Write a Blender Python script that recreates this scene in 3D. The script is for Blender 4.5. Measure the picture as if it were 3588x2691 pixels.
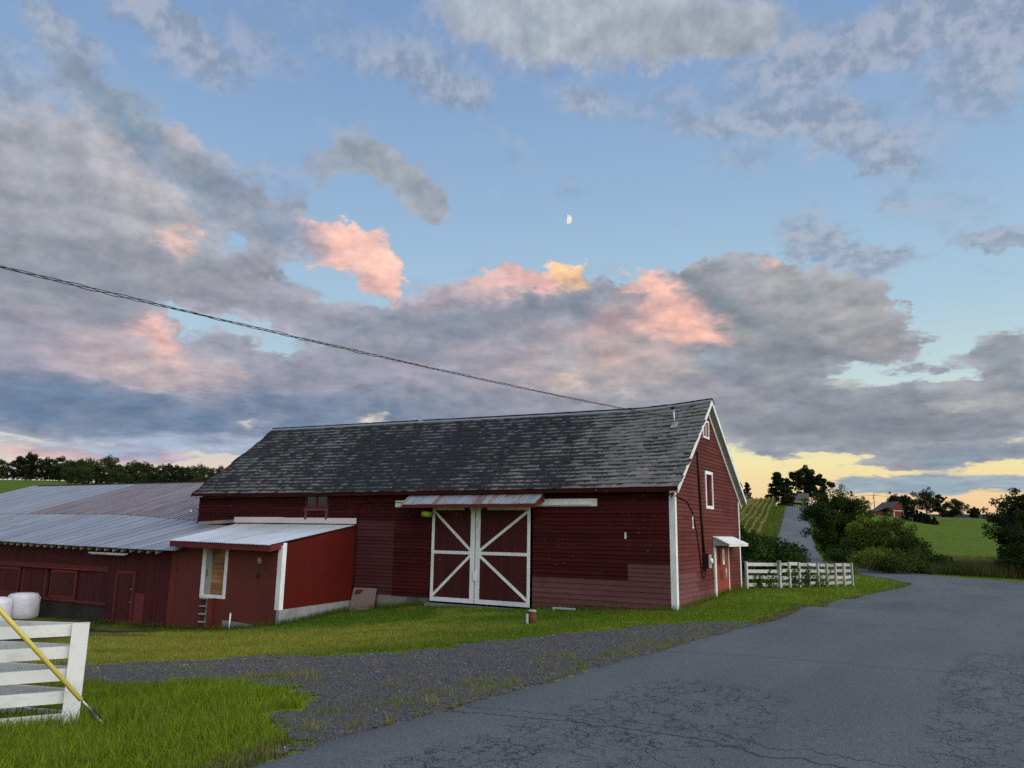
import bpy, bmesh, math, random
import numpy as np
from mathutils import Matrix, Vector
random.seed(7); rng = np.random.default_rng(11)
SC = bpy.context.scene
for o in list(bpy.data.objects): bpy.data.objects.remove(o)
COL = SC.collection
R = math.radians

# ------------------------------------------------------------------ camera
FPX, CXP, CYP = 2694.0, 1794.0, 1345.5           # focal length and centre in photo pixels (3588 x 2691)
PIT, ROLL, YAW = R(10.96), R(0.855), R(59.516)   # YAW: direction of the barn's long wall
EYE = np.array([0, 0, 1.7])
_U0 = np.array([0, -math.sin(PIT), math.cos(PIT)]); FW = np.array([0, math.cos(PIT), math.sin(PIT)])
RT = math.cos(ROLL)*np.array([1., 0, 0]) + math.sin(ROLL)*_U0
UP = -math.sin(ROLL)*np.array([1., 0, 0]) + math.cos(ROLL)*_U0
cam = bpy.data.cameras.new('camera'); camo = bpy.data.objects.new('camera', cam); COL.objects.link(camo)
cam.sensor_width = 36; cam.lens = 36*FPX/3588; cam.clip_start = 0.1; cam.clip_end = 20000
m = Matrix.Identity(4)
for i in range(3):
    m[i][0] = RT[i]; m[i][1] = UP[i]; m[i][2] = -FW[i]; m[i][3] = EYE[i]
camo.matrix_world = m; SC.camera = camo
def ray(px, py): return FW + RT*(px-CXP)/FPX - UP*(py-CYP)/FPX
def dir_azel(px, py):                              # photo pixel -> azimuth, elevation in degrees
    d = ray(px, py); return math.degrees(math.atan2(d[0], d[1])), math.degrees(math.atan2(d[2], math.hypot(d[0], d[1])))

# ------------------------------------------------------------------ render settings, exposure
SC.render.engine = 'CYCLES'
SC.cycles.use_denoising = False; SC.cycles.use_adaptive_sampling = True; SC.cycles.adaptive_threshold = .012; SC.cycles.adaptive_min_samples = 16
try: SC.cycles.denoiser = 'OPENIMAGEDENOISE'
except Exception: pass
SC.cycles.max_bounces = 6; SC.cycles.diffuse_bounces = 3; SC.cycles.glossy_bounces = 3
SC.cycles.transparent_max_bounces = 6; SC.cycles.caustics_reflective = False; SC.cycles.caustics_refractive = False
vs = SC.view_settings; vs.view_transform = 'Standard'; vs.look = 'None'; vs.exposure = 0.0; vs.gamma = 1.0; vs.use_curve_mapping = False

# ------------------------------------------------------------------ node helper
def s2l(c):
    return tuple(((v/255)/12.92 if v/255 <= .04045 else ((v/255+.055)/1.055)**2.4) for v in c)
class NT:
    def __init__(s, tree): s.t = tree; s.n = tree.nodes; s.l = tree.links
    def new(s, typ, **kw):
        nd = s.n.new(typ)
        for k, v in kw.items(): setattr(nd, k, v)
        return nd
    def put(s, sock, v):
        if v is None: return
        if hasattr(v, 'is_linked') or hasattr(v, 'links'): s.l.new(v, sock)
        elif isinstance(v, (tuple, list)) and hasattr(sock, 'default_value') and len(sock.default_value) == 4 and len(v) == 3: sock.default_value = (*v, 1)
        else: sock.default_value = v
    def math(s, op, a, b=None, c=None, clamp=False):
        nd = s.new('ShaderNodeMath', operation=op, use_clamp=clamp)
        for i, v in enumerate((a, b, c)): s.put(nd.inputs[i], v)
        return nd.outputs[0]
    def vmath(s, op, a, b=None):
        nd = s.new('ShaderNodeVectorMath', operation=op)
        s.put(nd.inputs[0], a); s.put(nd.inputs[1], b)
        return nd.outputs['Value'] if op in ('LENGTH', 'DOT_PRODUCT', 'DISTANCE') else nd.outputs[0]
    def mix(s, fac, a, b, mode='MIX'):
        nd = s.new('ShaderNodeMix', data_type='RGBA', blend_type=mode); nd.clamp_factor = True
        s.put(nd.inputs[0], fac); s.put(nd.inputs[6], a); s.put(nd.inputs[7], b)
        return nd.outputs[2]
    def noise(s, vec, scale, detail=4, rough=.55, dist=0, color=False, dim='3D', lac=2.0):
        nd = s.new('ShaderNodeTexNoise', noise_dimensions=dim)
        s.put(nd.inputs['Vector'], vec)
        nd.inputs['Scale'].default_value = scale; nd.inputs['Detail'].default_value = detail
        nd.inputs['Roughness'].default_value = rough; nd.inputs['Distortion'].default_value = dist; nd.inputs['Lacunarity'].default_value = lac
        return nd.outputs['Color' if color else 'Fac']
    def map(s, vec, loc=(0, 0, 0), rot=(0, 0, 0), sc=(1, 1, 1), typ='POINT'):
        nd = s.new('ShaderNodeMapping', vector_type=typ); s.put(nd.inputs['Vector'], vec)
        nd.inputs['Location'].default_value = loc; nd.inputs['Rotation'].default_value = rot; nd.inputs['Scale'].default_value = sc
        return nd.outputs[0]
    def rng(s, v, a, b, c=0., d=1., smooth=True):
        nd = s.new('ShaderNodeMapRange', interpolation_type='SMOOTHSTEP' if smooth else 'LINEAR'); nd.clamp = True if not smooth else True
        s.put(nd.inputs[0], v)
        for i, q in enumerate((a, b, c, d)): nd.inputs[1+i].default_value = q
        return nd.outputs[0]
    def ramp(s, v, stops, interp='LINEAR'):
        nd = s.new('ShaderNodeValToRGB'); cr = nd.color_ramp; cr.interpolation = interp
        while len(cr.elements) < len(stops): cr.elements.new(1.0)
        for e, (p, c) in zip(cr.elements, stops): e.position = p; e.color = (*c, 1)
        s.put(nd.inputs[0], v); return nd.outputs[0]

# ------------------------------------------------------------------ world: dusk sky with clouds
LIGHT_AZ, LIGHT_EL = 130.0, 34.0                      # degrees right of the view direction, elevation shared by the fill lamp and sky texture
# cloud layout as soft ellipses (x, y, rx, ry, tilt, weight, colour) in a 2212-wide frame; turned into azimuth and elevation
# each: (x, y, rx, ry, tilt, weight, colour)
clouds = [
  # top bank and its fringes
  (1290, 40, 420, 120, 3, 1.3, (170, 180, 190)), (1450, 85, 300, 75, 5, .9, (152, 161, 168)), (1150, 60, 240, 90, -5, .6, (166, 178, 194)), (1020, 10, 200, 60, 0, .5, (158, 172, 194)),
  (1590, 70, 160, 70, 0, .5, (172, 180, 190)),
  # diagonal streak, upper left
  (170, 160, 130, 62, 40, .95, (128, 148, 170)), (240, 225, 130, 62, 46, 1.0, (122, 143, 164)), (320, 290, 130, 62, 40, 1.0, (126, 146, 166)), (405, 318, 92, 62, 20, .95, (176, 174, 180)), (440, 385, 120, 58, 45, .95, (134, 150, 170)),
  (540, 440, 190, 66, 28, 1.05, (132, 147, 168)), (650, 478, 130, 46, 22, .7, (146, 156, 176)), (480, 505, 34, 40, 50, .45, (146, 156, 176)), (70, 240, 100, 36, 22, .7, (132, 150, 174)),
  # lone grey cloud
  (720, 345, 120, 50, -8, .75, (140, 156, 176)), (820, 350, 120, 62, 20, 1.1, (150, 160, 170)), (890, 405, 90, 52, 50, 1.05, (146, 156, 168)), (930, 452, 34, 30, 50, .6, (142, 154, 170)), (690, 392, 50, 34, 30, .45, (146, 160, 180)),
  # big left mass
  (150, 400, 240, 140, 22, 1.25, (164, 167, 176)), (240, 350, 170, 70, 32, .9, (188, 184, 188)), (60, 480, 260, 150, 0, 1.2, (150, 156, 166)), (260, 500, 190, 120, 25, 1.0, (152, 156, 166)), (330, 440, 110, 80, 40, .7, (180, 178, 182)),
  (120, 600, 330, 110, 0, 1.2, (136, 144, 156)), (380, 600, 190, 70, 16, 1.0, (148, 150, 160)), (505, 585, 110, 52, 20, 1.0, (142, 146, 158)), (545, 560, 46, 42, 0, .7, (146, 150, 160)), (585, 640, 130, 52, 26, .85, (148, 150, 164)), (480, 650, 90, 46, 30, .7, (150, 154, 168)), (660, 690, 100, 30, 18, .5, (160, 162, 178)),
  # lavender mass below the cable, then the dark band
  (180, 690, 260, 80, 5, 1.0, (158, 154, 168)), (60, 760, 190, 100, 0, 1.0, (152, 152, 170)), (270, 780, 220, 90, 8, 1.2, (190, 174, 178)), (400, 830, 150, 60, 10, 1.0, (186, 172, 178)), (520, 760, 170, 50, 8, .8, (158, 158, 174)),
  (60, 850, 330, 70, 0, 1.3, (98, 123, 153)), (330, 890, 420, 60, 0, 1.35, (104, 126, 155)), (650, 885, 380, 60, 0, 1.25, (112, 130, 157)), (640, 815, 240, 60, 0, 1.1, (142, 146, 164)), (900, 880, 330, 60, 0, 1.2, (120, 135, 158)), (160, 930, 260, 24, 0, .7, (110, 132, 160)), (540, 935, 330, 22, 0, .9, (112, 134, 162)),
  # central mass
  (850, 740, 230, 70, 4, 1.1, (140, 146, 162)), (1000, 700, 260, 66, 3, 1.15, (130, 139, 155)), (1130, 668, 170, 40, 0, 1.0, (128, 138, 154)), (960, 655, 130, 40, -8, .85, (186, 172, 182)), (1060, 640, 120, 44, -12, .9, (190, 172, 180)), (1280, 650, 130, 52, 0, 1.0, (138, 142, 156)), (1200, 720, 240, 60, 5, 1.1, (160, 156, 166)),
  (1080, 790, 330, 70, 3, 1.2, (158, 154, 166)), (1310, 800, 260, 90, 0, 1.2, (178, 170, 170)), (880, 815, 240, 60, 0, 1.0, (148, 150, 168)), (1200, 860, 420, 56, 0, 1.2, (150, 148, 160)), (1150, 905, 420, 40, 0, 1.1, (140, 142, 158)), (1420, 850, 240, 60, 0, 1.1, (152, 152, 160)),
  # more broken pieces
  (240, 290, 120, 60, 30, .6, (140, 154, 172)), (560, 500, 110, 44, 30, .6, (148, 158, 176)), (430, 470, 80, 50, 40, .6, (146, 154, 170)), (700, 640, 90, 36, 22, .55, (158, 162, 178)), (600, 690, 110, 34, 20, .6, (156, 160, 178)), (760, 690, 120, 36, 6, .8, (152, 156, 172)), (20, 340, 110, 60, 0, .7, (158, 164, 176)), (100, 180, 80, 40, 30, .4, (140, 156, 178)),
  # pink topped towers
  (1090, 602, 96, 42, 0, 1.1, (240, 190, 182)), (1225, 603, 50, 40, 10, 1.3, (255, 206, 142)), (1170, 612, 60, 40, 0, .9, (236, 186, 176)), (1030, 622, 60, 30, 0, .6, (214, 180, 184)),
  (760, 528, 100, 46, 12, 1.25, (250, 196, 182)), (815, 545, 66, 62, 40, 1.3, (255, 204, 184)), (850, 600, 44, 52, 60, 1.1, (248, 194, 180)), (795, 612, 40, 34, 30, .7, (240, 182, 172)), (705, 540, 50, 40, 0, .7, (222, 186, 186)),
  (1400, 625, 44, 60, 10, 1.2, (248, 198, 184)), (1450, 680, 110, 70, 24, 1.25, (244, 188, 172)), (1510, 715, 80, 40, 30, 1.0, (238, 184, 170)), (1350, 690, 90, 60, 0, 1.1, (176, 156, 160)), (1300, 712, 60, 26, 0, .9, (228, 160, 150)), (1370, 770, 110, 60, 0, 1.1, (190, 160, 158)), (1320, 782, 36, 24, 0, .9, (250, 176, 150)),
  (330, 712, 58, 30, 32, 1.2, (250, 194, 182)), (368, 745, 44, 32, 40, 1.1, (240, 184, 174)), (385, 790, 60, 36, 10, .9, (212, 174, 174)), (398, 512, 36, 44, 40, .95, (226, 190, 178)),
  # the big cumulus
  (1500, 598, 80, 46, 0, 1.2, (140, 145, 155)), (1585, 572, 66, 42, 0, 1.2, (158, 162, 170)), (1660, 580, 70, 42, 0, 1.1, (172, 174, 180)), (1560, 640, 150, 66, 14, 1.4, (138, 143, 152)), (1720, 640, 200, 90, 16, 1.7, (156, 160, 164)), (1650, 700, 170, 70, 10, 1.4, (140, 146, 152)), (1840, 680, 130, 90, 24, 1.4, (164, 164, 168)), (1900, 720, 90, 62, 20, 1.2, (150, 152, 156)), (1760, 745, 230, 44, 2, 1.4, (126, 133, 141)), (1664, 553, 40, 16, 0, .9, (244, 196, 186)),
  # bank under it and to the right
  (1560, 790, 150, 50, 5, 1.1, (138, 146, 158)), (1700, 810, 190, 44, 0, 1.1, (136, 144, 154)), (1600, 870, 220, 50, 0, 1.2, (142, 146, 156)), (1780, 880, 210, 54, -6, 1.2, (134, 141, 150)), (1960, 880, 120, 46, -18, 1.1, (138, 144, 152)), (1900, 920, 260, 40, 4, 1.3, (124, 132, 143)), (2080, 925, 220, 40, 3, 1.2, (128, 136, 146)), (1650, 925, 170, 40, 4, 1.1, (132, 139, 148)),
  (2150, 765, 110, 54, 0, 1.15, (140, 148, 156)), (2100, 830, 120, 40, -10, .9, (150, 154, 160)), (2200, 830, 90, 60, 0, 1.0, (138, 146, 154)), (1975, 792, 62, 26, 0, 1.0, (132, 142, 152)), (2000, 735, 30, 16, 30, .5, (150, 160, 168)), (2170, 880, 110, 40, 0, .9, (150, 152, 156)), (2050, 885, 50, 20, -20, .6, (160, 160, 160)),
  (1790, 938, 190, 34, 3, 1.0, (134, 141, 150)), (1850, 968, 120, 22, 8, .8, (144, 150, 158)), (1760, 960, 70, 18, 6, .6, (146, 150, 156)),
  # low streaks over the sunset, right
  (1645, 966, 105, 26, 10, 1.0, (136, 144, 154)), (1700, 985, 60, 12, 14, .6, (150, 150, 154)), (2090, 985, 260, 30, 0, 1.15, (128, 142, 156)), (1920, 985, 120, 34, 8, .75, (148, 154, 160)), (1960, 965, 110, 22, 0, .6, (150, 156, 162)), (1830, 1004, 90, 8, 3, .6, (160, 158, 158)),
  (2010, 1042, 260, 24, 0, 1.15, (140, 162, 176)), (2180, 1036, 160, 18, 0, 1.0, (150, 164, 176)), (1900, 1058, 150, 14, 0, .7, (152, 170, 180)), (2130, 1062, 180, 9, 0, .7, (150, 170, 182)), (1760, 1032, 60, 6, 0, .5, (160, 160, 164)), (1680, 1044, 50, 5, 0, .4, (170, 166, 166)), (2060, 1016, 26, 12, 0, .6, (190, 170, 168)), (1640, 1003, 50, 6, 0, .45, (160, 158, 160)), (2200, 1082, 120, 8, 0, .6, (160, 172, 180)),
  # low left, between the dark band and the wood
  (480, 972, 300, 26, 3, .95, (158, 176, 200)), (260, 978, 160, 20, 4, .75, (150, 168, 194)), (600, 960, 200, 26, 0, .85, (160, 172, 196)), (90, 962, 200, 8, 5, .6, (170, 176, 192)), (120, 935, 160, 9, 6, .5, (190, 184, 188)),
  (60, 976, 160, 11, 4, .9, (236, 186, 178)), (220, 990, 130, 9, 5, .8, (226, 182, 182)), (350, 990, 60, 11, 3, .7, (218, 178, 188)), (470, 974, 32, 8, 0, .8, (232, 184, 180)), (300, 1000, 60, 8, 0, .5, (222, 178, 182)), (440, 968, 90, 16, 0, .6, (176, 190, 208)),
]
wisps = [(120, 40, 190, 70, 30, .75), (400, 105, 190, 62, 18, 1.0), (330, 40, 120, 50, 10, .5), (700, 60, 330, 110, 0, .5), (560, 120, 150, 60, 20, .45), (960, 190, 190, 60, 24, .75), (1040, 215, 90, 40, 0, .6), (1250, 215, 92, 42, 0, .85), (1130, 150, 260, 60, 0, .5), (1400, 215, 130, 40, 0, .5),
  (1900, 60, 420, 90, 0, .8), (2150, 60, 200, 130, 0, .7), (1880, 110, 220, 44, 0, .9), (1680, 190, 330, 110, 0, .5), (1640, 255, 330, 34, 4, .85), (1860, 300, 190, 66, 20, 1.0), (1930, 360, 130, 34, 14, .7), (2100, 200, 200, 110, 0, .55), (1600, 345, 80, 56, 0, .55), (1100, 330, 62, 60, 30, .55), (1240, 410, 40, 28, 40, .55),
  (1760, 500, 110, 46, 25, 1.05), (1820, 550, 130, 36, 26, 1.15), (1960, 560, 110, 26, 4, .8), (1910, 590, 70, 20, 0, .7), (2170, 505, 130, 36, 4, 1.25), (2140, 590, 60, 16, 12, .8), (2070, 430, 200, 90, 0, .35), (1935, 430, 60, 60, 40, .45), (60, 215, 110, 60, 14, .75), (20, 130, 120, 80, 30, .5), (620, 420, 150, 60, 30, .5), (900, 620, 110, 50, 0, .4), (600, 740, 70, 40, 0, .35), (1015, 575, 60, 22, 0, .5), (1320, 590, 60, 24, 0, .4)]
# small bright gaps and glints in the deck: (x, y, rx, ry, tilt, weight, colour)
glints = [(800, 911, 34, 9, 0, 1.0, (236, 224, 200)), (540, 915, 20, 13, 0, 1.0, (232, 222, 204)), (1352, 856, 20, 10, 0, 1.0, (216, 214, 214)), (1180, 815, 90, 26, 20, .55, (214, 190, 182)), (1240, 835, 50, 20, 10, .5, (220, 196, 186)), (500, 800, 34, 10, 8, .8, (226, 190, 184)), (2030, 876, 24, 12, 20, .8, (238, 232, 206)), (1850, 826, 40, 22, 20, .6, (214, 214, 204)), (480, 775, 40, 12, 0, .4, (200, 190, 196)), (1290, 740, 60, 30, 0, .5, (190, 176, 172))]

AZ0, AZ1, EL0, EL1, NA, NE = -46., 46., -1., 47., 150, 150
def sky_fields():
    A, E = np.meshgrid(np.linspace(AZ0, AZ1, NA), np.linspace(EL0, EL1, NE), indexing='ij')
    def blob(px, py, rx, ry, rot=0):
        k = 3588/2212; X, Y = px*k, py*k
        a, e = dir_azel(X, Y); a2, _ = dir_azel(X+10, Y); _, e2 = dir_azel(X, Y-10)
        sx = rx*k*abs(a2-a)/10; sy = ry*k*abs(e2-e)/10
        c, s = math.cos(R(rot)), math.sin(R(rot)); dx, dy = A-a, E-e
        return np.clip(1-np.hypot((c*dx-s*dy)/sx, (s*dx+c*dy)/sy), 0, 1)
    sm = lambda v, lo, hi: (lambda t: t*t*(3-2*t))(np.clip((v-lo)/(hi-lo), 0, 1))
    Dm = np.zeros_like(A)-.02; Dw = np.zeros_like(A); base = np.array(s2l((150, 157, 170))); C = np.zeros(A.shape+(3,))+base*.02; W = np.zeros_like(A)+.02
    for b in clouds:
        g = blob(b[0], b[1], b[2]*1.16, b[3]*1.16, b[4]); Dm += b[5]*sm(g, 0, .8); ww = (b[5]*sm(g, .0, .7))**2.5; W += ww; C += ww[..., None]*np.array(s2l(b[6]))
    for b in wisps: Dw += 1.25*b[5]*sm(blob(b[0], b[1], b[2]*1.2, b[3]*1.25, b[4]), 0, .9)
    Dm = np.minimum(Dm, 1.15); C = C/W[..., None]
    for b in glints: w = np.clip(sm(blob(*b[:5]), 0, .5)*b[5], 0, 1)[..., None]; C = C*(1-w)+w*np.array(s2l(b[6]))
    # at the rim of the table everything runs out into the plain broken cloud of the rest of the sky
    rim = (sm(A, AZ0, AZ0+6)*sm(-A, -AZ1, -AZ1+6)*sm(-E, -EL1, -EL1+5)); Dm = Dm*rim; Dw = Dw*rim
    C = C*rim[..., None]+(1-rim[..., None])*np.array(s2l((152, 158, 170)))
    return Dm, Dw, C
def build_world(K=27):
    Dm, Dw, C = sky_fields()
    F = [Dm, Dw*.8, C[..., 0]*3.2, C[..., 1]*3.2, C[..., 2]*3.2]; unscale = [1, 1/.8, 1/3.2, 1/3.2, 1/3.2]
    U, S, V = np.linalg.svd(np.hstack(F), full_matrices=False)
    fa = U[:, :K]*np.sqrt(S[:K]); ge = (np.sqrt(S[:K])[:, None]*V[:K]).reshape(K, 5, NE)
    w = bpy.data.worlds.new('World'); SC.world = w; w.use_nodes = True
    T = NT(w.node_tree); T.n.clear()
    out = T.new('ShaderNodeOutputWorld'); bg = T.new('ShaderNodeBackground'); T.l.new(bg.outputs[0], out.inputs[0])
    tc = T.new('ShaderNodeTexCoord').outputs['Generated']
    sep = T.new('ShaderNodeSeparateXYZ'); T.l.new(tc, sep.inputs[0])
    az = T.math('MULTIPLY', T.math('ARCTAN2', sep.outputs[0], sep.outputs[1]), 57.29578)
    el = T.math('MULTIPLY', T.math('ARCSINE', sep.outputs[2]), 57.29578)
    cb = T.new('ShaderNodeCombineXYZ'); T.l.new(az, cb.inputs[0]); T.l.new(T.math('MULTIPLY', T.math('LOGARITHM', T.math('ADD', T.math('MAXIMUM', el, 0), 8.), math.e), 46.), cb.inputs[1]); Pn = cb.outputs[0]
    # ragged coordinates: clouds flatten towards the horizon
    wn = T.noise(Pn, .11, 4, .6, color=True)
    wn2 = T.noise(Pn, .5, 6, .64, color=True)
    s1 = T.new('ShaderNodeSeparateXYZ'); T.l.new(wn, s1.inputs[0]); s2 = T.new('ShaderNodeSeparateXYZ'); T.l.new(wn2, s2.inputs[0])
    fl = T.rng(el, 2, 16, .25, 1., smooth=False)           # less vertical raggedness low down
    def warp(base, i, k1, k2, lo, hi, damp=None):
        d = T.math('ADD', T.math('MULTIPLY', T.math('SUBTRACT', s1.outputs[i], .5), k1), T.math('MULTIPLY', T.math('SUBTRACT', s2.outputs[i], .5), k2))
        if damp is not None: d = T.math('MULTIPLY', d, damp)
        return T.rng(T.math('ADD', base, d), lo, hi, smooth=False)
    u = warp(az, 0, 5.5, 5.0, AZ0, AZ1); v = warp(el, 1, 3.0, 3.4, EL0, EL1, fl)
    def curves(sock, tab):                              # tab: 3 x N lookup
        nd = T.new('ShaderNodeRGBCurve'); T.l.new(sock, nd.inputs['Color']); mp = nd.mapping; mp.use_clip = False
        for c in range(3):
            pts = mp.curves[c].points; n = tab.shape[1]
            for k in range(n-2): pts.new((k+1)/(n-1), 0)
            for k in range(n): pts[k].location = (k/(n-1), float(tab[c, k])); pts[k].handle_type = 'VECTOR'
        mp.update(); return nd.outputs[0]
    u3 = T.new('ShaderNodeCombineXYZ'); v3 = T.new('ShaderNodeCombineXYZ')
    for i in range(3): T.l.new(u, u3.inputs[i]); T.l.new(v, v3.inputs[i])
    fU = [curves(u3.outputs[0], fa[:, 3*i:3*i+3].T) for i in range(K//3)]
    flds = []
    for q in range(5):
        acc = None
        for i in range(K//3):
            d = T.vmath('DOT_PRODUCT', fU[i], curves(v3.outputs[0], ge[3*i:3*i+3, q]*unscale[q]))
            acc = d if acc is None else T.math('ADD', acc, d)
        flds.append(acc)
    dm, dw = flds[0], flds[1]
    cc3 = T.new('ShaderNodeCombineXYZ'); [T.l.new(flds[2+i], cc3.inputs[i]) for i in range(3)]; cc = cc3.outputs[0]
    # clear sky
    e01 = T.math('DIVIDE', el, 60, clamp=True)
    def rp(stops): return T.ramp(e01, [(d/60, s2l(c)) for d, c in stops])
    right = rp([(0, (226, 178, 158)), (1.2, (250, 203, 163)), (3.2, (253, 222, 165)), (5.2, (252, 238, 178)), (7.5, (232, 236, 205)), (10.5, (203, 226, 226)), (16, (177, 208, 228)), (24, (156, 189, 221)), (33, (137, 169, 211)), (42, (122, 154, 200)), (60, (104, 138, 188))])
    left = rp([(0, (196, 180, 190)), (2.0, (200, 196, 206)), (4.2, (232, 214, 198)), (6.5, (196, 210, 220)), (11, (186, 214, 228)), (16, (172, 203, 226)), (24, (152, 185, 220)), (33, (132, 165, 209)), (42, (118, 152, 199)), (60, (100, 136, 186))])
    sk = T.new('ShaderNodeTexSky', sky_type='NISHITA', sun_disc=False)
    sk.sun_elevation = R(LIGHT_EL); sk.sun_rotation = R(LIGHT_AZ); sk.altitude = 200; sk.air_density = 1.2; sk.dust_density = 1.5
    nish = T.vmath('MULTIPLY', sk.outputs[0], (.05, .05, .05))
    clear = T.mix(T.rng(az, -22, 14), left, right)
    clear = T.mix(.1, clear, nish)
    fb = T.noise(Pn, .30, 9, .6)
    tex = T.noise(Pn, .8, 7, .62)
    off = T.vmath('ADD', Pn, (.55, 1.5, 0)); fb2 = T.noise(off, .30, 6, .6)
    aw = T.rng(T.math('MULTIPLY_ADD', T.math('SUBTRACT', T.math('ADD', T.math('MULTIPLY', s1.outputs[2], .75), T.math('MULTIPLY', fb, .25)), .5), 1.6, dw), .06, 1.15, 0, .78)
    col = T.mix(aw, clear, T.mix(T.rng(T.math('ADD', tex, T.math('MULTIPLY', T.math('SUBTRACT', fb, fb2), .8)), .32, .68), s2l((136, 151, 172)), s2l((174, 181, 196))))
    # the rest of the sky, outside the picture: the same broken cloud
    far = T.math('MAXIMUM', T.math('MULTIPLY', T.rng(T.math('ABSOLUTE', az), 38, 48), T.rng(el, 3, 10)), T.rng(el, 42, 50))
    dm = T.math('ADD', dm, T.math('MULTIPLY', far, T.rng(s1.outputs[2], .40, .62, 0, .9)))
    dens = T.math('MULTIPLY_ADD', T.math('SUBTRACT', fb, .5), 1.55, dm)
    am = T.mix(T.rng(el, 19, 29), T.rng(dens, .20, .60), T.math('MULTIPLY', T.rng(dens, .02, .95), .93))
    rim = T.math('MULTIPLY', T.math('SUBTRACT', 1, T.rng(dens, .45, 1.5)), .35)
    cc = T.mix(rim, cc, s2l((190, 192, 202)))
    cc = T.mix(1.0, cc, T.ramp(T.math('ADD', T.math('MULTIPLY_ADD', tex, .35, .325), T.math('MULTIPLY', T.math('SUBTRACT', fb, fb2), 1.1)), [(.24, (.74, .76, .79)), (.5, (1., 1., 1.)), (.76, (1.30, 1.26, 1.22))]), 'MULTIPLY')
    col = T.mix(am, col, cc)
    T.l.new(col, bg.inputs[0]); bg.inputs[1].default_value = 1.0
    w.cycles.sampling_method = 'MANUAL'; w.cycles.sample_map_resolution = 256
build_world()
sl = bpy.data.lights.new('dusk_fill', 'SUN'); slo = bpy.data.objects.new('dusk_fill', sl); COL.objects.link(slo)
sl.energy = 3.2; sl.angle = R(80); sl.color = (1.0, .96, .91)  # wide added fill lamp: lifts front wall, gable and ground at dusk
_sd = Vector((math.sin(R(LIGHT_AZ))*math.cos(R(LIGHT_EL)), math.cos(R(LIGHT_AZ))*math.cos(R(LIGHT_EL)), math.sin(R(LIGHT_EL))))
slo.rotation_euler = _sd.to_track_quat('Z', 'Y').to_euler(); slo.location = (30, -20, 40)

# ------------------------------------------------------------------ mesh, object and material helpers
LD = np.array([-math.sin(YAW), math.cos(YAW), 0]); WD = np.array([math.cos(YAW), math.sin(YAW), 0])
_d = ray(2371.4, 2139.4); BC = EYE + _d*(27.0/math.hypot(_d[0], _d[1]))       # barn corner on the ground
BROT = math.atan2(-LD[1], -LD[0])
def bl(l, w, z): return BC + LD*l + WD*w + np.array([0, 0, z])                # barn frame -> world
def tag(o, label=None, cat=None, group=None, kind=None):
    if label: o['label'] = label
    if cat: o['category'] = cat
    if group: o['group'] = group
    if kind: o['kind'] = kind
    return o
def empty(name, loc=(0, 0, 0), rz=0, parent=None, label=None, cat=None, group=None):
    o = bpy.data.objects.new(name, None); COL.objects.link(o); o.location = loc; o.rotation_euler = (0, 0, rz); o.empty_display_size = .2
    if parent: o.parent = parent
    return tag(o, label, cat, group)
def link(name, me, mat=None, parent=None):
    o = bpy.data.objects.new(name, me); COL.objects.link(o)
    if mat is not None and len(me.materials) == 0: me.materials.append(mat)
    if parent is not None: o.parent = parent
    return o
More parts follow.
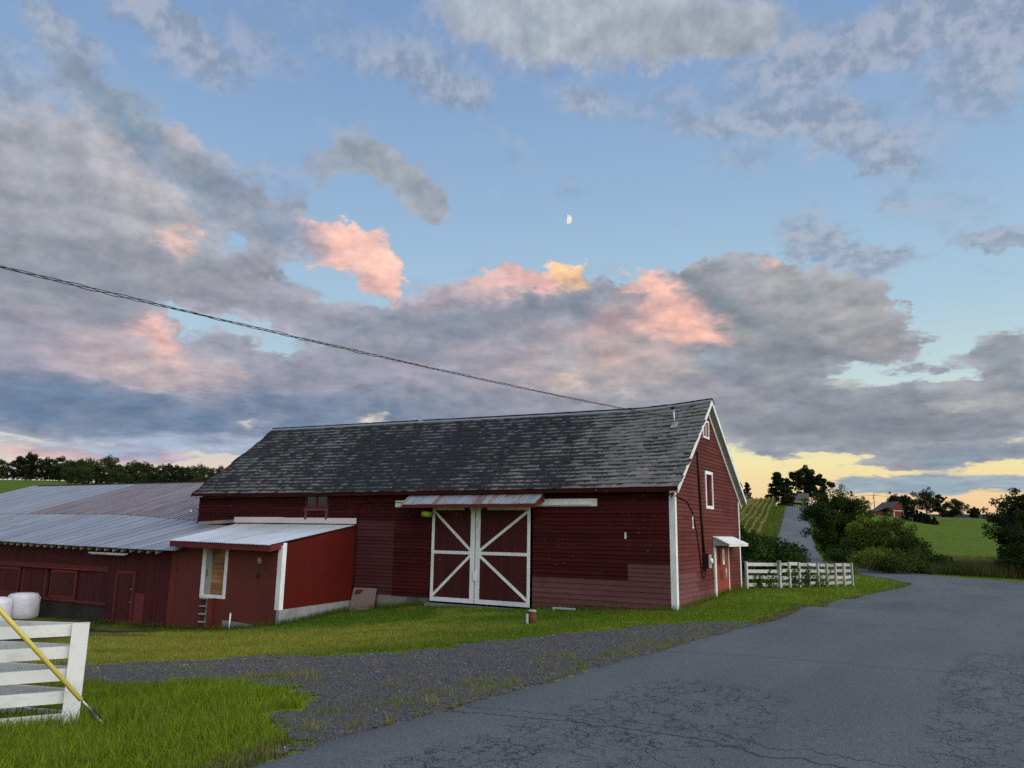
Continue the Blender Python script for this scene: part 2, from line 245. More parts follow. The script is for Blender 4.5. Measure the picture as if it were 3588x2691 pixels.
class MB:
    def __init__(s): s.v = []; s.f = []; s.sm = []
    def quadbox(s, c8, smooth=False):                   # 8 corners: bottom ring 0-3, top ring 4-7
        n = len(s.v); s.v += [tuple(map(float, p)) for p in c8]
        for f in ((3, 2, 1, 0), (4, 5, 6, 7), (0, 1, 5, 4), (1, 2, 6, 5), (2, 3, 7, 6), (3, 0, 4, 7)): s.f.append(tuple(n+i for i in f)); s.sm.append(smooth)
        return s
    def box(s, x0, x1, y0, y1, z0, z1):
        x0, x1 = min(x0, x1), max(x0, x1); y0, y1 = min(y0, y1), max(y0, y1); z0, z1 = min(z0, z1), max(z0, z1)
        return s.quadbox([(x0, y0, z0), (x1, y0, z0), (x1, y1, z0), (x0, y1, z0), (x0, y0, z1), (x1, y0, z1), (x1, y1, z1), (x0, y1, z1)])
    def beam(s, a, b, wid, thk, up=(0, 0, 1)):           # board from a to b, wid along the side axis, thk along up
        a = np.array(a, float); b = np.array(b, float); d = b-a; d /= np.linalg.norm(d); sd = np.cross(d, up); sd /= np.linalg.norm(sd); u = np.cross(sd, d)
        p = []
        for e in (a, b):
            p.append([e+sd*wid/2*i+u*thk/2*j for i, j in ((-1, -1), (1, -1), (1, 1), (-1, 1))])
        n = len(s.v); s.v += [tuple(map(float, q)) for r in p for q in r]
        for f in ((0, 1, 2, 3), (7, 6, 5, 4), (0, 4, 5, 1), (1, 5, 6, 2), (2, 6, 7, 3), (3, 7, 4, 0)): s.f.append(tuple(n+i for i in f)); s.sm.append(False)
        return s
    def prism(s, poly, ext):                             # polygon (3D points) extruded by ext
        n = len(s.v); k = len(poly); e = np.array(ext, float)
        s.v += [tuple(map(float, p)) for p in poly] + [tuple(map(float, np.array(p, float)+e)) for p in poly]
        s.f.append(tuple(n+i for i in range(k))[::-1]); s.f.append(tuple(n+k+i for i in range(k)))
        for i in range(k): j = (i+1) % k; s.f.append((n+i, n+j, n+k+j, n+k+i))
        s.sm += [False]*(k+2); return s
    def tube(s, pts, rad, seg=8, cap=True):
        pts = [np.array(p, float) for p in pts]; rad = rad if hasattr(rad, '__len__') else [rad]*len(pts); n = len(s.v); side = None
        for i, p in enumerate(pts):
            d = (pts[min(i+1, len(pts)-1)]-pts[max(i-1, 0)]); d /= (np.linalg.norm(d)+1e-9)
            if side is None: side = np.cross(d, (0, 0, 1) if abs(d[2]) < .9 else (1, 0, 0))
            side = side-d*(side@d); side /= (np.linalg.norm(side)+1e-9); u = np.cross(side, d)
            for k in range(seg): a = 2*math.pi*k/seg; s.v.append(tuple(p+(side*math.cos(a)+u*math.sin(a))*rad[i]))
        for i in range(len(pts)-1):
            for k in range(seg): a, b = n+i*seg+k, n+i*seg+(k+1) % seg; s.f.append((a, b, b+seg, a+seg)); s.sm.append(True)
        if cap:
            s.f.append(tuple(n+k for k in range(seg))); s.f.append(tuple(n+(len(pts)-1)*seg+k for k in range(seg))[::-1]); s.sm += [False, False]
        return s
    def lathe(s, prof, seg=24, c=(0, 0, 0), wob=None):
        n = len(s.v)
        for i, (r, z) in enumerate(prof):
            for k in range(seg):
                a = 2*math.pi*k/seg; rr = r*(1+(wob(a, z) if wob else 0)); s.v.append((c[0]+rr*math.cos(a), c[1]+rr*math.sin(a), c[2]+z))
        for i in range(len(prof)-1):
            for k in range(seg): a, b = n+i*seg+k, n+i*seg+(k+1) % seg; s.f.append((a, b, b+seg, a+seg)); s.sm.append(True)
        s.f.append(tuple(n+k for k in range(seg))[::-1]); s.f.append(tuple(n+(len(prof)-1)*seg+k for k in range(seg))); s.sm += [False, False]
        return s
    def mesh(s, name):
        me = bpy.data.meshes.new(name); me.from_pydata(s.v, [], s.f)
        me.polygons.foreach_set('use_smooth', s.sm); me.update(); return me
    def build(s, name, mat, parent=None, rec=True):
        me = s.mesh(name)
        if rec:
            bm = bmesh.new(); bm.from_mesh(me); bmesh.ops.recalc_face_normals(bm, faces=bm.faces); bm.to_mesh(me); bm.free()
        return link(name, me, mat, parent)
def fast_mesh(name, V, faces, cols=None, smooth=False):
    """V (n,3); faces (m,3) or (m,4) int array; cols (n,3) optional point colours"""
    me = bpy.data.meshes.new(name); m, k = faces.shape
    me.vertices.add(len(V)); me.vertices.foreach_set('co', np.ascontiguousarray(V, np.float32).ravel())
    me.loops.add(m*k); me.loops.foreach_set('vertex_index', np.ascontiguousarray(faces, np.int32).ravel())
    me.polygons.add(m); me.polygons.foreach_set('loop_start', np.arange(0, m*k, k, dtype=np.int32))
    try: me.polygons.foreach_set('loop_total', np.full(m, k, np.int32))
    except Exception: pass
    me.polygons.foreach_set('use_smooth', np.full(m, smooth, bool))
    if cols is not None:
        at = me.attributes.new('gcol', 'FLOAT_COLOR', 'POINT'); at.data.foreach_set('color', np.hstack([cols, np.ones((len(cols), 1))]).astype(np.float32).ravel())
    me.update(calc_edges=True); me.validate(); return me
def copy_tree(o, parent=None):
    c = o.copy(); COL.objects.link(c)
    if parent is not None: c.parent = parent
    for ch in list(o.children): copy_tree(ch, c)
    return c

# numpy value noise
_PERM = rng.random((256, 256))
def vnoise(x, y):
    xi = np.floor(x).astype(int); yi = np.floor(y).astype(int); fx = x-xi; fy = y-yi; fx = fx*fx*(3-2*fx); fy = fy*fy*(3-2*fy)
    g = lambda i, j: _PERM[i % 256, j % 256]
    return (g(xi, yi)*(1-fx)+g(xi+1, yi)*fx)*(1-fy)+(g(xi, yi+1)*(1-fx)+g(xi+1, yi+1)*fx)*fy
def fbm(x, y, o=4):
    s = 0; a = .5; x = np.asarray(x, float); y = np.asarray(y, float)
    for i in range(o): s = s+a*vnoise(x*2**i+17.3*i, y*2**i+5.1*i); a *= .5
    return s/(1-.5**o)
def sstep(v, a, b): t = np.clip((np.asarray(v, float)-a)/(b-a), 0, 1); return t*t*(3-2*t)

def material(name, fn):
    m = bpy.data.materials.new(name); m.use_nodes = True; T = NT(m.node_tree); T.n.clear()
    o = T.new('ShaderNodeOutputMaterial'); p = T.new('ShaderNodeBsdfPrincipled'); T.l.new(p.outputs[0], o.inputs[0])
    pos = T.new('ShaderNodeNewGeometry').outputs['Position']
    fn(T, p, pos, o); return m
def setp(T, p, **kw):
    names = dict(col='Base Color', rough='Roughness', metal='Metallic', spec='Specular IOR Level', normal='Normal', emis='Emission Color', emis_s='Emission Strength', trans='Transmission Weight', alpha='Alpha')
    for k, v in kw.items(): T.put(p.inputs[names[k]], v)
def bump(T, h, dist=.01, strength=1.):
    b = T.new('ShaderNodeBump'); b.inputs['Distance'].default_value = dist; b.inputs['Strength'].default_value = strength; T.l.new(h, b.inputs['Height']); return b.outputs[0]
def orand(T): return T.new('ShaderNodeObjectInfo').outputs['Random']
def irand(T): return T.new('ShaderNodeNewGeometry').outputs['Random Per Island']
BM = (0, 0, -BROT)                                   # turns world position into the barn's axes
def paint(name, c, var=.12, dirt=None, dirt_amt=.5, chips=None, chip_amt=.0, rough=.75, grain=(1, 1, 1), gscale=3., rot=BM, bmp=.002, spec=.25):
    """weathered paint: base colour, per-board variation, streaky dirt, flaked chips"""
    def fn(T, p, pos, o):
        q = T.map(pos, rot=rot); g = T.map(q, sc=grain)
        n1 = T.noise(g, gscale, 6, .6); n2 = T.noise(q, .9, 4, .55)
        v = T.math('MULTIPLY_ADD', orand(T), 2*var, 1-var)
        v = T.math('MULTIPLY', v, T.rng(n1, .25, .75, .82, 1.16, smooth=False))
        sc = T.new('ShaderNodeVectorMath', operation='SCALE'); sc.inputs[0].default_value = c; T.l.new(v, sc.inputs['Scale']); col = sc.outputs[0]
        if dirt is not None: col = T.mix(T.math('MULTIPLY', T.rng(n2, .45, .75), dirt_amt), col, dirt)
        if chips is not None:
            n3 = T.noise(T.map(q, sc=(grain[0]**.5, grain[1]**.5, grain[2]**.5)), 5.2, 6, .78)
            n4 = T.noise(q, .6, 2, .5)
            col = T.mix(T.math('MULTIPLY', T.rng(n3, .66-chip_amt*.06, .69-chip_amt*.06), T.rng(n4, .45, .62)), col, chips)
        setp(T, p, col=col, rough=rough, spec=spec, normal=bump(T, n1, bmp))
    return material(name, fn)

# ------------------------------------------------------------------ terrain height
def _gp(px, py, dist):
    d = ray(px, py); return EYE + d*(dist/math.hypot(d[0], d[1]))
HC = []
def hc(p): HC.append(tuple(p))
for l, w, z in ((0, 0, 0), (0, 4.5, .16), (0, 8.6, .2), (3, 0, -.16), (6, 0, -.30), (9, 0, -.34), (12, 0, -.62), (14.1, 0, -.84), (14.1, -2, -.95), (14.2, -4.2, -1.12), (17, -4.2, -1.46), (20, -4.2, -1.64),
                (24, -4.2, -1.74), (30, -4.2, -1.76), (36, -4.2, -1.8), (12, -5, -1.0), (6, -6, -.40), (20, -9, -1.30), (2, -3.5, -.02), (-4, 2, .12), (-5, 8, .05), (45, -4, -1.8), (10, 9, -.8), (24, 10, -1.6)): hc(bl(l, w, z))
for y in (0, 4, 8, 12, 16, 20, 25, 30, 36, 44):       # the road's plane
    for off in (-1, 2.5, 6):
        t = (y-5.6)/.857; x = -1.7+.515*t+.857*off; yy = 5.6+.857*t-.515*off; hc((x, yy, -.0165*yy+.02*math.cos((off-2.5)/3.5*1.5)-.01))
for px, py, dd in ((264, 2538, 10.0), (374, 2548, 9.7), (700, 2400, 12.0), (1000, 2500, 9.3)): hc(_gp(px, py, dd))
hc((-8, 6, -.45)); hc((-12, 12, -.8)); hc((-6, 3, -.25)); hc((-14, 22, -1.4)); hc((-26, 24, -1.9)); hc((-40, 30, -2.2)); hc((-30, 50, -2.0))
for px, py, dd in ((2610, 2064, 35), (2800, 2060, 39.5), (2985, 2054, 44.5), (3060, 2026, 53), (3204, 2046, 47), (3350, 2037, 51.5), (3488, 2040, 52.5), (3588, 2044, 53), (2991, 2004, 62), (2825, 1985, 84), (2792, 1960, 94), (2785, 1930, 107), (2788, 1875, 140),
                   (2791, 1830, 168), (2791, 1800, 190), (2791, 1774, 212), (2640, 1880, 120), (2640, 1815, 160), (2640, 1792, 190), (2640, 1785, 215), (2900, 1940, 105), (2900, 1880, 150),
                   (3080, 1985, 80), (3100, 1935, 130), (3100, 1870, 220), (3100, 1808, 395), (3250, 1975, 95), (3250, 1900, 190), (3250, 1838, 340), (3400, 1972, 95), (3400, 1905, 190), (3400, 1852, 300), (3500, 1970, 95), (3588, 1870, 300),
                   (3400, 1822, 640), (3200, 1812, 620), (3550, 1825, 640), (100, 1745, 190), (60, 1690, 300), (200, 1694, 330), (450, 1712, 320), (700, 1720, 320), (100, 1684, 420), (500, 1700, 420)): hc(_gp(px, py, dd))
hc(_gp(2790, 1776, 260)); hc(_gp(2790, 1782, 400)); hc(_gp(2600, 1786, 300))
for a in (-180, -150, -120, -90, -65, 65, 90, 120, 150, 180):
    for dd, z in ((20, 0), (90, -.5), (300, 4), (1000, 18)): hc((dd*math.sin(R(a)), dd*math.cos(R(a)), z if abs(a) > 70 else z-1))
for a in range(-180, 181, 20):
    for dd, z in ((1200, 30), (2200, 62), (3200, 84), (4500, 80)): hc((dd*math.sin(R(a)), dd*math.cos(R(a)), z))
HC = np.array(HC)
def _q(x, y): r = np.hypot(x, y); return np.stack([np.arctan2(x, y)*1.0, np.log(r+4)*.9], -1)
_HQ = _q(HC[:, 0], HC[:, 1]); _c2 = .05**2
_A = np.sqrt(((_HQ[:, None]-_HQ[None])**2).sum(-1)+_c2); _P = np.c_[np.ones(len(HC)), _HQ]
_sys = np.block([[-_A+np.eye(len(HC))*.0008, _P], [_P.T, np.zeros((3, 3))]]); _ZS = HC[:, 2]
_sol = np.linalg.solve(_sys, np.r_[_ZS, 0, 0, 0])
def H(x, y):
    x = np.asarray(x, float); y = np.asarray(y, float); sh = x.shape; q = _q(x.ravel(), y.ravel()); o = np.empty(len(q))
    for i in range(0, len(q), 20000):
        b = q[i:i+20000]; o[i:i+20000] = -np.sqrt(((b[:, None]-_HQ[None])**2).sum(-1)+_c2)@_sol[:-3]+_sol[-3]+b@_sol[-2:]
    return o.reshape(sh)
def h1(x, y): return float(H(np.array([x]), np.array([y]))[0])
def gpix(pts, dmax=900):                              # photo pixels -> points on the ground
    out = []
    ds = np.exp(np.linspace(math.log(3), math.log(dmax), 1200))
    for px, py in pts:
        d = ray(px, py); k = math.hypot(d[0], d[1]); X = d[0]/k*ds; Y = d[1]/k*ds; Z = EYE[2]+d[2]/k*ds; g = Z-H(X, Y)
        i = int(np.argmax(g < 0)) or len(ds)-1; a = g[i-1]/(g[i-1]-g[i]+1e-9) if g[i] < 0 else 0
        s = ds[i-1]+a*(ds[i]-ds[i-1]); out.append((X[0]/ds[0]*s, Y[0]/ds[0]*s))
    return np.array(out)
def inpoly(x, y, poly):
    x = np.asarray(x); y = np.asarray(y); r = np.zeros(x.shape, bool); n = len(poly); j = n-1
    for i in range(n):
        xi, yi = poly[i]; xj, yj = poly[j]
        if yi != yj: r ^= ((yi > y) != (yj > y)) & (x < (xj-xi)*(y-yi)/(yj-yi)+xi)
        j = i
    return r
def resample(p, step):
    p = np.asarray(p, float); s = np.r_[0, np.cumsum(np.hypot(*np.diff(p, axis=0).T))]; n = max(2, int(s[-1]/step)); t = np.linspace(0, s[-1], n)
    return np.c_[np.interp(t, s, p[:, 0]), np.interp(t, s, p[:, 1])]
def smooth(p, it=3):
    p = np.asarray(p, float).copy()
    for _ in range(it): p[1:-1] = (p[:-2]+2*p[1:-1]+p[2:])/4
    return p

# ------------------------------------------------------------------ road layout
E_left = gpix([(868, 2691), (1205, 2575), (1476, 2507), (1700, 2453), (1917, 2392), (2093, 2337), (2200, 2304), (2388, 2264), (2501, 2226), (2639, 2192), (2765, 2160), (2890, 2126), (3016, 2091), (3141, 2066), (3204, 2047)])
E_left = np.array(E_left)
RDIR = E_left[9]-E_left[0]; RDIR = RDIR/np.hypot(*RDIR); RNRM = np.array([RDIR[1], -RDIR[0]])
E_far = gpix([(2991, 2001), (3090, 2018), (3207, 2030), (3348, 2037), (3488, 2040), (3588, 2044)])
hill_c = gpix([(2825, 1985), (2790, 1960), (2784, 1930), (2788, 1875), (2791, 1840), (2791, 1812), (2791, 1790), (2791, 1776)])
left_edge = np.vstack([[E_left[0]-RDIR*14], [E_left[0]-RDIR*5], E_left])
main_l = smooth(resample(left_edge, .5), 4)
br_l = gpix([(3137, 2031), (3066, 2023), (2991, 2008)])
def offs(c, k):
    t = np.gradient(c, axis=0); t /= np.hypot(t[:, 0], t[:, 1])[:, None]; return c+np.c_[t[:, 1], -t[:, 0]]*k
hc_ext = np.vstack([hill_c, [hill_c[-1]+(hill_c[-1]-hill_c[-2])*1.0], [hill_c[-1]+(hill_c[-1]-hill_c[-2])*2.0+(6, 0)]])
hill_l, hill_r = offs(smooth(hc_ext, 1), -2.6), offs(smooth(hc_ext, 1), 2.6)
near_r = left_edge[:11]+RNRM*8.8
LEFT = smooth(resample(np.vstack([left_edge, br_l, hill_l]), .6), 6)
RIGHT = smooth(resample(np.vstack([near_r, [(30.5, 44.0), (28.6, 45.6), (27.6, 49.5), (28.4, 55.5)], hill_r]), .6), 10)
gravel_px = [(300, 2328), (597, 2321), (922, 2298), (1200, 2298), (1307, 2293), (1578, 2268), (1917, 2229), (2180, 2203), (2358, 2186), (2500, 2180), (2620, 2180)]
gravel_top = gpix(gravel_px)
gravel_bot = gpix([(868, 2655), (993, 2575), (1004, 2488), (1090, 2430), (1040, 2412), (880, 2415), (705, 2402), (488, 2404), (282, 2392)])
GRAVEL = np.vstack([gravel_top, E_left[9:0:-1]+RNRM*.8, gravel_bot, [gravel_top[0]+(-4, .6)], ])
NROW = 520
def _eq(p):
    s = np.r_[0, np.cumsum(np.hypot(*np.diff(p, axis=0).T))]; t = np.linspace(0, 1, NROW)**1.6*s[-1]
    return np.c_[np.interp(t, s, p[:, 0]), np.interp(t, s, p[:, 1])]
LEFT, RIGHT = _eq(LEFT), _eq(RIGHT)
_k = np.arange(NROW); LEFT = LEFT + (RIGHT-LEFT)/np.hypot(*(RIGHT-LEFT).T)[:, None]*((fbm(LEFT[:, 0]*1.1, LEFT[:, 1]*1.1, 4)-.5)*.34)[:, None]
ROADPOLY = np.vstack([LEFT, RIGHT[::-1]])
def on_road(x, y): return inpoly(x, y, ROADPOLY)
MUD = gpix([(-350, 2160), (130, 2150), (330, 2190), (480, 2205), (520, 2215), (440, 2222), (300, 2235), (0, 2262), (-350, 2290)])

# ------------------------------------------------------------------ ground materials
def m_ground(T, p, pos, o):
    at = T.new('ShaderNodeAttribute', attribute_name='gcol').outputs['Color']
    n1 = T.noise(pos, 2.2, 8, .65); n2 = T.noise(pos, .35, 4, .5); n3 = T.noise(pos, 38, 3, .6)
    v = T.math('MULTIPLY', T.rng(n1, .25, .75, .62, 1.35, smooth=False), T.rng(n2, .3, .7, .8, 1.2, smooth=False))
    v = T.math('MULTIPLY', v, T.rng(n3, .3, .7, .7, 1.3, smooth=False))
    sc = T.new('ShaderNodeVectorMath', operation='SCALE'); T.l.new(at, sc.inputs[0]); T.l.new(v, sc.inputs['Scale'])
    setp(T, p, col=sc.outputs[0], rough=.95, spec=.05, normal=bump(T, T.math('ADD', n1, T.math('MULTIPLY', n3, .3)), .05))
def m_asphalt(T, p, pos, o):
    q = T.map(pos, loc=(-E_left[0][0], -E_left[0][1], 0)); q = T.map(q, rot=(0, 0, -math.atan2(RDIR[1], RDIR[0])))   # x along the road, -y to the right
    s = T.new('ShaderNodeSeparateXYZ'); T.l.new(q, s.inputs[0]); t, v = s.outputs[0], T.math('MULTIPLY', s.outputs[1], -1)
    fine = T.noise(pos, 62, 4, .75); mid = T.noise(pos, 3.2, 6, .6); big = T.noise(T.map(q, sc=(.25, 1, 1)), .55, 4, .55)
    vor = T.new('ShaderNodeTexVoronoi', feature='F1'); T.l.new(pos, vor.inputs['Vector']); vor.inputs['Scale'].default_value = 60
    base = T.mix(T.rng(big, .3, .7), (.062, .071, .079), (.092, .102, .112))
    base = T.mix(T.rng(mid, .35, .7, 0, .5), base, (.076, .080, .088))
    sp = T.math('MULTIPLY', T.rng(fine, .30, .70, .40, 1.75, smooth=False), T.math('MULTIPLY_ADD', vor.outputs['Color'], .5, .75))
    # crazing in the wheel tracks
    wq = T.vmath('ADD', T.map(q, sc=(.75, 1, 1)), T.vmath('MULTIPLY', T.noise(pos, 2.5, 4, .6, color=True), (.55, .55, .0)))
    def crack(scale, w, seed):   # a net of fine cracks
        e = T.new('ShaderNodeTexVoronoi', feature='DISTANCE_TO_EDGE', voronoi_dimensions='2D'); T.l.new(T.vmath('ADD', wq, (seed, seed*.7, 0)), e.inputs['Vector']); e.inputs['Scale'].default_value = scale
        return T.rng(e.outputs['Distance'], 0, w, 1, 0)
    msk = T.noise(q, 1.1, 4, .6)
    lw = T.math('MULTIPLY', T.math('MULTIPLY', T.rng(v, .55, 1.3), T.rng(v, 2.3, 3.3, 1, 0)), T.math('MULTIPLY', T.rng(t, -3, -1), T.rng(t, 4.0, 7.5, 1, 0)))
    rw = T.math('MULTIPLY', T.math('MULTIPLY', T.rng(v, 3.7, 4.6), T.rng(v, 6.6, 7.6, 1, 0)), T.math('MULTIPLY', T.rng(t, -3, 0), T.rng(t, 9, 14, 1, 0)))
    zone = T.math('MAXIMUM', lw, rw)
    ck = T.math('MULTIPLY', T.math('MAXIMUM', T.math('MULTIPLY', crack(6.2, .050, 3.), T.rng(T.noise(q, 2.3, 3, .6), .46, .60)), T.math('MAXIMUM', T.math('MULTIPLY', crack(2.3, .022, 8.), T.rng(T.noise(q, 5., 3, .6), .36, .5)), T.math('MULTIPLY', crack(9.5, .07, 5.), T.rng(T.noise(q, 1.7, 3, .6), .50, .62, 0, .8)))), T.rng(T.math('MULTIPLY', zone, T.math('MULTIPLY_ADD', msk, 1.4, .3)), .32, .58))
    wander = T.noise(T.map(q, sc=(.0, 1, 1)), .55, 5, .62)                  # transverse cracks right across the road
    for c0, amp, wd in ((2.75, 1.5, .013), (3.05, 1.8, .007), (8.8, 1.2, .009), (15.8, 1.4, .012), (26, 1.5, .02), (36, 1.5, .03), (60, 2, .05), (85, 2, .05)):
        d = T.math('ABSOLUTE', T.math('SUBTRACT', T.math('MULTIPLY_ADD', T.math('SUBTRACT', wander, .5), amp, t), c0))
        ck = T.math('MAXIMUM', ck, T.rng(d, wd*.5, wd*2.0, .85, 0))
    sc = T.new('ShaderNodeVectorMath', operation='SCALE'); T.l.new(base, sc.inputs[0]); T.l.new(sp, sc.inputs['Scale'])
    col = T.mix(T.math('MULTIPLY', ck, .88), sc.outputs[0], (.008, .008, .009))
    hgt = T.math('SUBTRACT', T.math('ADD', T.math('MULTIPLY', fine, .35), T.math('MULTIPLY', vor.outputs['Distance'], .4)), T.math('MULTIPLY', ck, 1.5))
    setp(T, p, col=col, rough=.78, spec=.35, normal=bump(T, hgt, .012))
def m_gravel(T, p, pos, o):
    e = T.new('ShaderNodeTexVoronoi', feature='F1'); T.l.new(pos, e.inputs['Vector']); e.inputs['Scale'].default_value = 34
    e2 = T.new('ShaderNodeTexVoronoi', feature='F1'); T.l.new(pos, e2.inputs['Vector']); e2.inputs['Scale'].default_value = 80
    n = T.noise(pos, 1.1, 5, .6); n2 = T.noise(pos, 6, 4, .6)
    c = T.mix(T.math('MULTIPLY', e.outputs['Color'], 1.), (.042, .045, .051), (.130, .133, .142))
    c = T.mix(T.rng(n2, .5, .75, 0, .6), c, (.075, .066, .055)); c = T.mix(T.rng(n, .50, .66, 0, .6), c, (.115, .095, .066))
    setp(T, p, col=c, rough=.9, spec=.25, normal=bump(T, T.math('ADD', e.outputs['Distance'], T.math('MULTIPLY', e2.outputs['Distance'], .4)), .03))
MAT_GROUND = material('grass_ground', m_ground); MAT_ASPHALT = material('cracked_asphalt', m_asphalt); MAT_GRAVEL = material('gravel', m_gravel)

# ------------------------------------------------------------------ ground sheet (polar grid out to the hills)
def lawn_colour(x, y):
    """colour of the turf: darker green by the buildings, lighter and yellower where dry beside the gravel and the road"""
    x = np.asarray(x, float); y = np.asarray(y, float); d = np.hypot(x, y)
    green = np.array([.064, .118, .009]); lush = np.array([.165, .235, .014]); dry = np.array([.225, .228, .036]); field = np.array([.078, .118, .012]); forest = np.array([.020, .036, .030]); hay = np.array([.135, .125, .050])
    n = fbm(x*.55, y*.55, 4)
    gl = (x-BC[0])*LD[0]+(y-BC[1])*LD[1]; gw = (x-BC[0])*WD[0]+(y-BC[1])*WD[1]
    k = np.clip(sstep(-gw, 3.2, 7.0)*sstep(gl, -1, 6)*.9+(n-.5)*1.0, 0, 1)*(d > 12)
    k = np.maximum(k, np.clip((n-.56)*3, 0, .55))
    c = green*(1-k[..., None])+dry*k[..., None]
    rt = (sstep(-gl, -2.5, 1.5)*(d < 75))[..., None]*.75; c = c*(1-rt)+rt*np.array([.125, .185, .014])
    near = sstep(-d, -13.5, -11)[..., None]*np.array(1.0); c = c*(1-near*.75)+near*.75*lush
    fr = sstep(d, 70, 100)[..., None]; c = c*(1-fr)+fr*field
    az = np.degrees(np.arctan2(x, y)); hy = (sstep(d, 420, 480)*(az > 15))[..., None]; c = c*(1-hy)+hy*hay
    ff = sstep(d, 900, 1200)[..., None]; c = c*(1-ff)+ff*forest
    md = sum(inpoly(x+.9*math.cos(a)+(n-.5)*3, y+1.6*math.sin(a)+(n-.5)*3, MUD)*1. for a in np.linspace(0, 6.28, 9)[:-1])[..., None]/8; c = c*(1-md)+md*np.array([.026, .022, .017])
    eg = ((on_road(x+RNRM[0]*.35, y+RNRM[1]*.35) & ~on_road(x, y))*np.clip(n*1.6-.1, 0, 1))[..., None]; c = c*(1-eg)+eg*np.array([.105, .085, .055])
    return c
def build_ground():
    th = np.r_[np.linspace(-180, -50, 40, endpoint=False), np.linspace(-50, 50, 420, endpoint=False), np.linspace(50, 180, 40)]
    rr = np.r_[0.0, np.exp(np.linspace(math.log(1.2), math.log(5200), 250))]
    A, Rr = np.meshgrid(np.radians(th), rr, indexing='ij'); X = Rr*np.sin(A); Y = Rr*np.cos(A); Z = H(X, Y)
    rd = on_road(X, Y); Z = Z+(fbm(X*.9, Y*.9, 3)-.5)*.05*sstep(Rr, 4, 9)*(Rr < 60)*~rd
    Z = Z-.02*rd-.03*(rd & on_road(X-RNRM[0]*.9, Y-RNRM[1]*.9) & on_road(X+RNRM[0]*.9, Y+RNRM[1]*.9))
    i, j = np.meshgrid(np.arange(len(th)-1), np.arange(len(rr)-1), indexing='ij'); n = len(rr)
    q = np.stack([i*n+j, (i+1)*n+j, (i+1)*n+j+1, i*n+j+1], -1).reshape(-1, 4)[:, ::-1]
    V = np.c_[X.ravel(), Y.ravel(), Z.ravel()]
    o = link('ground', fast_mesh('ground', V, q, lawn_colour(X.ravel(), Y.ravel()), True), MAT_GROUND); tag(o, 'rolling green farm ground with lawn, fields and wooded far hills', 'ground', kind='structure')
build_ground()
def ribbon(name, Lp, Rp, ncol, lift, mat, label, crown=.0):
    t = np.linspace(0, 1, ncol); X = Lp[:, None, 0]*(1-t)+Rp[:, None, 0]*t; Y = Lp[:, None, 1]*(1-t)+Rp[:, None, 1]*t
    Z = H(X, Y)+lift+crown*(1-(2*t-1)**2); Z[:, 0] -= .030; Z[:, -1] -= .030
    i, j = np.meshgrid(np.arange(len(Lp)-1), np.arange(ncol-1), indexing='ij')
    q = np.stack([i*ncol+j, i*ncol+j+1, (i+1)*ncol+j+1, (i+1)*ncol+j], -1).reshape(-1, 4)
    o = link(name, fast_mesh(name, np.c_[X.ravel(), Y.ravel(), Z.ravel()], q, None, True), mat); return tag(o, label, 'road', kind='structure')
ribbon('road', LEFT, RIGHT, 18, .022, MAT_ASPHALT, 'cracked grey asphalt road running past the barn and up the hill')
def build_gravel():
    lo = GRAVEL.min(0)-.5; hi = GRAVEL.max(0)+.5; st = .14
    xs = np.arange(lo[0], hi[0], st); ys = np.arange(lo[1], hi[1], st); X, Y = np.meshgrid(xs, ys, indexing='ij')
    jx = X+(fbm(X*2.3, Y*2.3, 4)-.5)*1.1; jy = Y+(fbm(X*2.3+40, Y*2.3+9, 4)-.5)*1.1
    m = inpoly(jx, jy, GRAVEL); cell = m[:-1, :-1] & m[1:, 1:] & m[1:, :-1] & m[:-1, 1:]
    X2 = X+rng.uniform(-.04, .04, X.shape); Y2 = Y+rng.uniform(-.04, .04, Y.shape); Z = H(X2, Y2)+.012+(fbm(X2*.9, Y2*.9, 3)-.5)*.05*sstep(np.hypot(X2, Y2), 4, 9)*~on_road(X2, Y2)-.03*on_road(X2, Y2)
    n = len(ys); i, j = np.nonzero(cell); q = np.stack([i*n+j, (i+1)*n+j, (i+1)*n+j+1, i*n+j+1], -1)
    used = np.unique(q); rm = -np.ones(X.size, int); rm[used] = np.arange(len(used)); V = np.c_[X2.ravel(), Y2.ravel(), Z.ravel()][used]
    o = link('gravel_drive', fast_mesh('gravel_drive', V, rm[q], None, True), MAT_GRAVEL); tag(o, 'dark grey gravel pull-off between the road and the barn lawn', 'gravel', kind='structure')
    return X2[m], Y2[m]
GX, GY = build_gravel()

# ------------------------------------------------------------------ building materials
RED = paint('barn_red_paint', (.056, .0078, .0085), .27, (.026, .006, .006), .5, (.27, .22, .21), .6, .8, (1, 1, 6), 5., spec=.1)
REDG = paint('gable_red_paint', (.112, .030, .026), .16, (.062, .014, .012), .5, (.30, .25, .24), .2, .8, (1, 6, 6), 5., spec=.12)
REDF = paint('faded_red_paint', (.125, .043, .044), .10, (.075, .020, .021), .5, (.32, .28, .27), .1, .7, (1, 1, 6), 5., spec=.3)
REDM = paint('red_board_paint', (.072, .011, .014), .2, (.03, .012, .011), .6, (.26, .24, .23), .2, .78, (6, 6, 1), 4., spec=.2)
REDS = paint('lean_to_side_shaded', (.085, .0085, .006), .04, (.06, .008, .006), .5, None, 0, .6, (9, 9, 1), 5., bmp=.001, spec=.12)  # lean-to red darkened: the barn's shade on this wall is put into the colour
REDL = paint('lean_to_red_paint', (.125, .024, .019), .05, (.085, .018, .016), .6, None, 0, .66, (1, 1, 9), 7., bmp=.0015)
REDT = paint('red_trim_paint', (.120, .018, .016), .12, (.05, .012, .011), .4, None, 0, .65, (3, 3, 3), 4.)
REDD = paint('door_red_paint', (.058, .008, .008), .2, (.035, .010, .010), .45, (.38, .34, .32), .5, .75, (7, 7, .7), 4.)
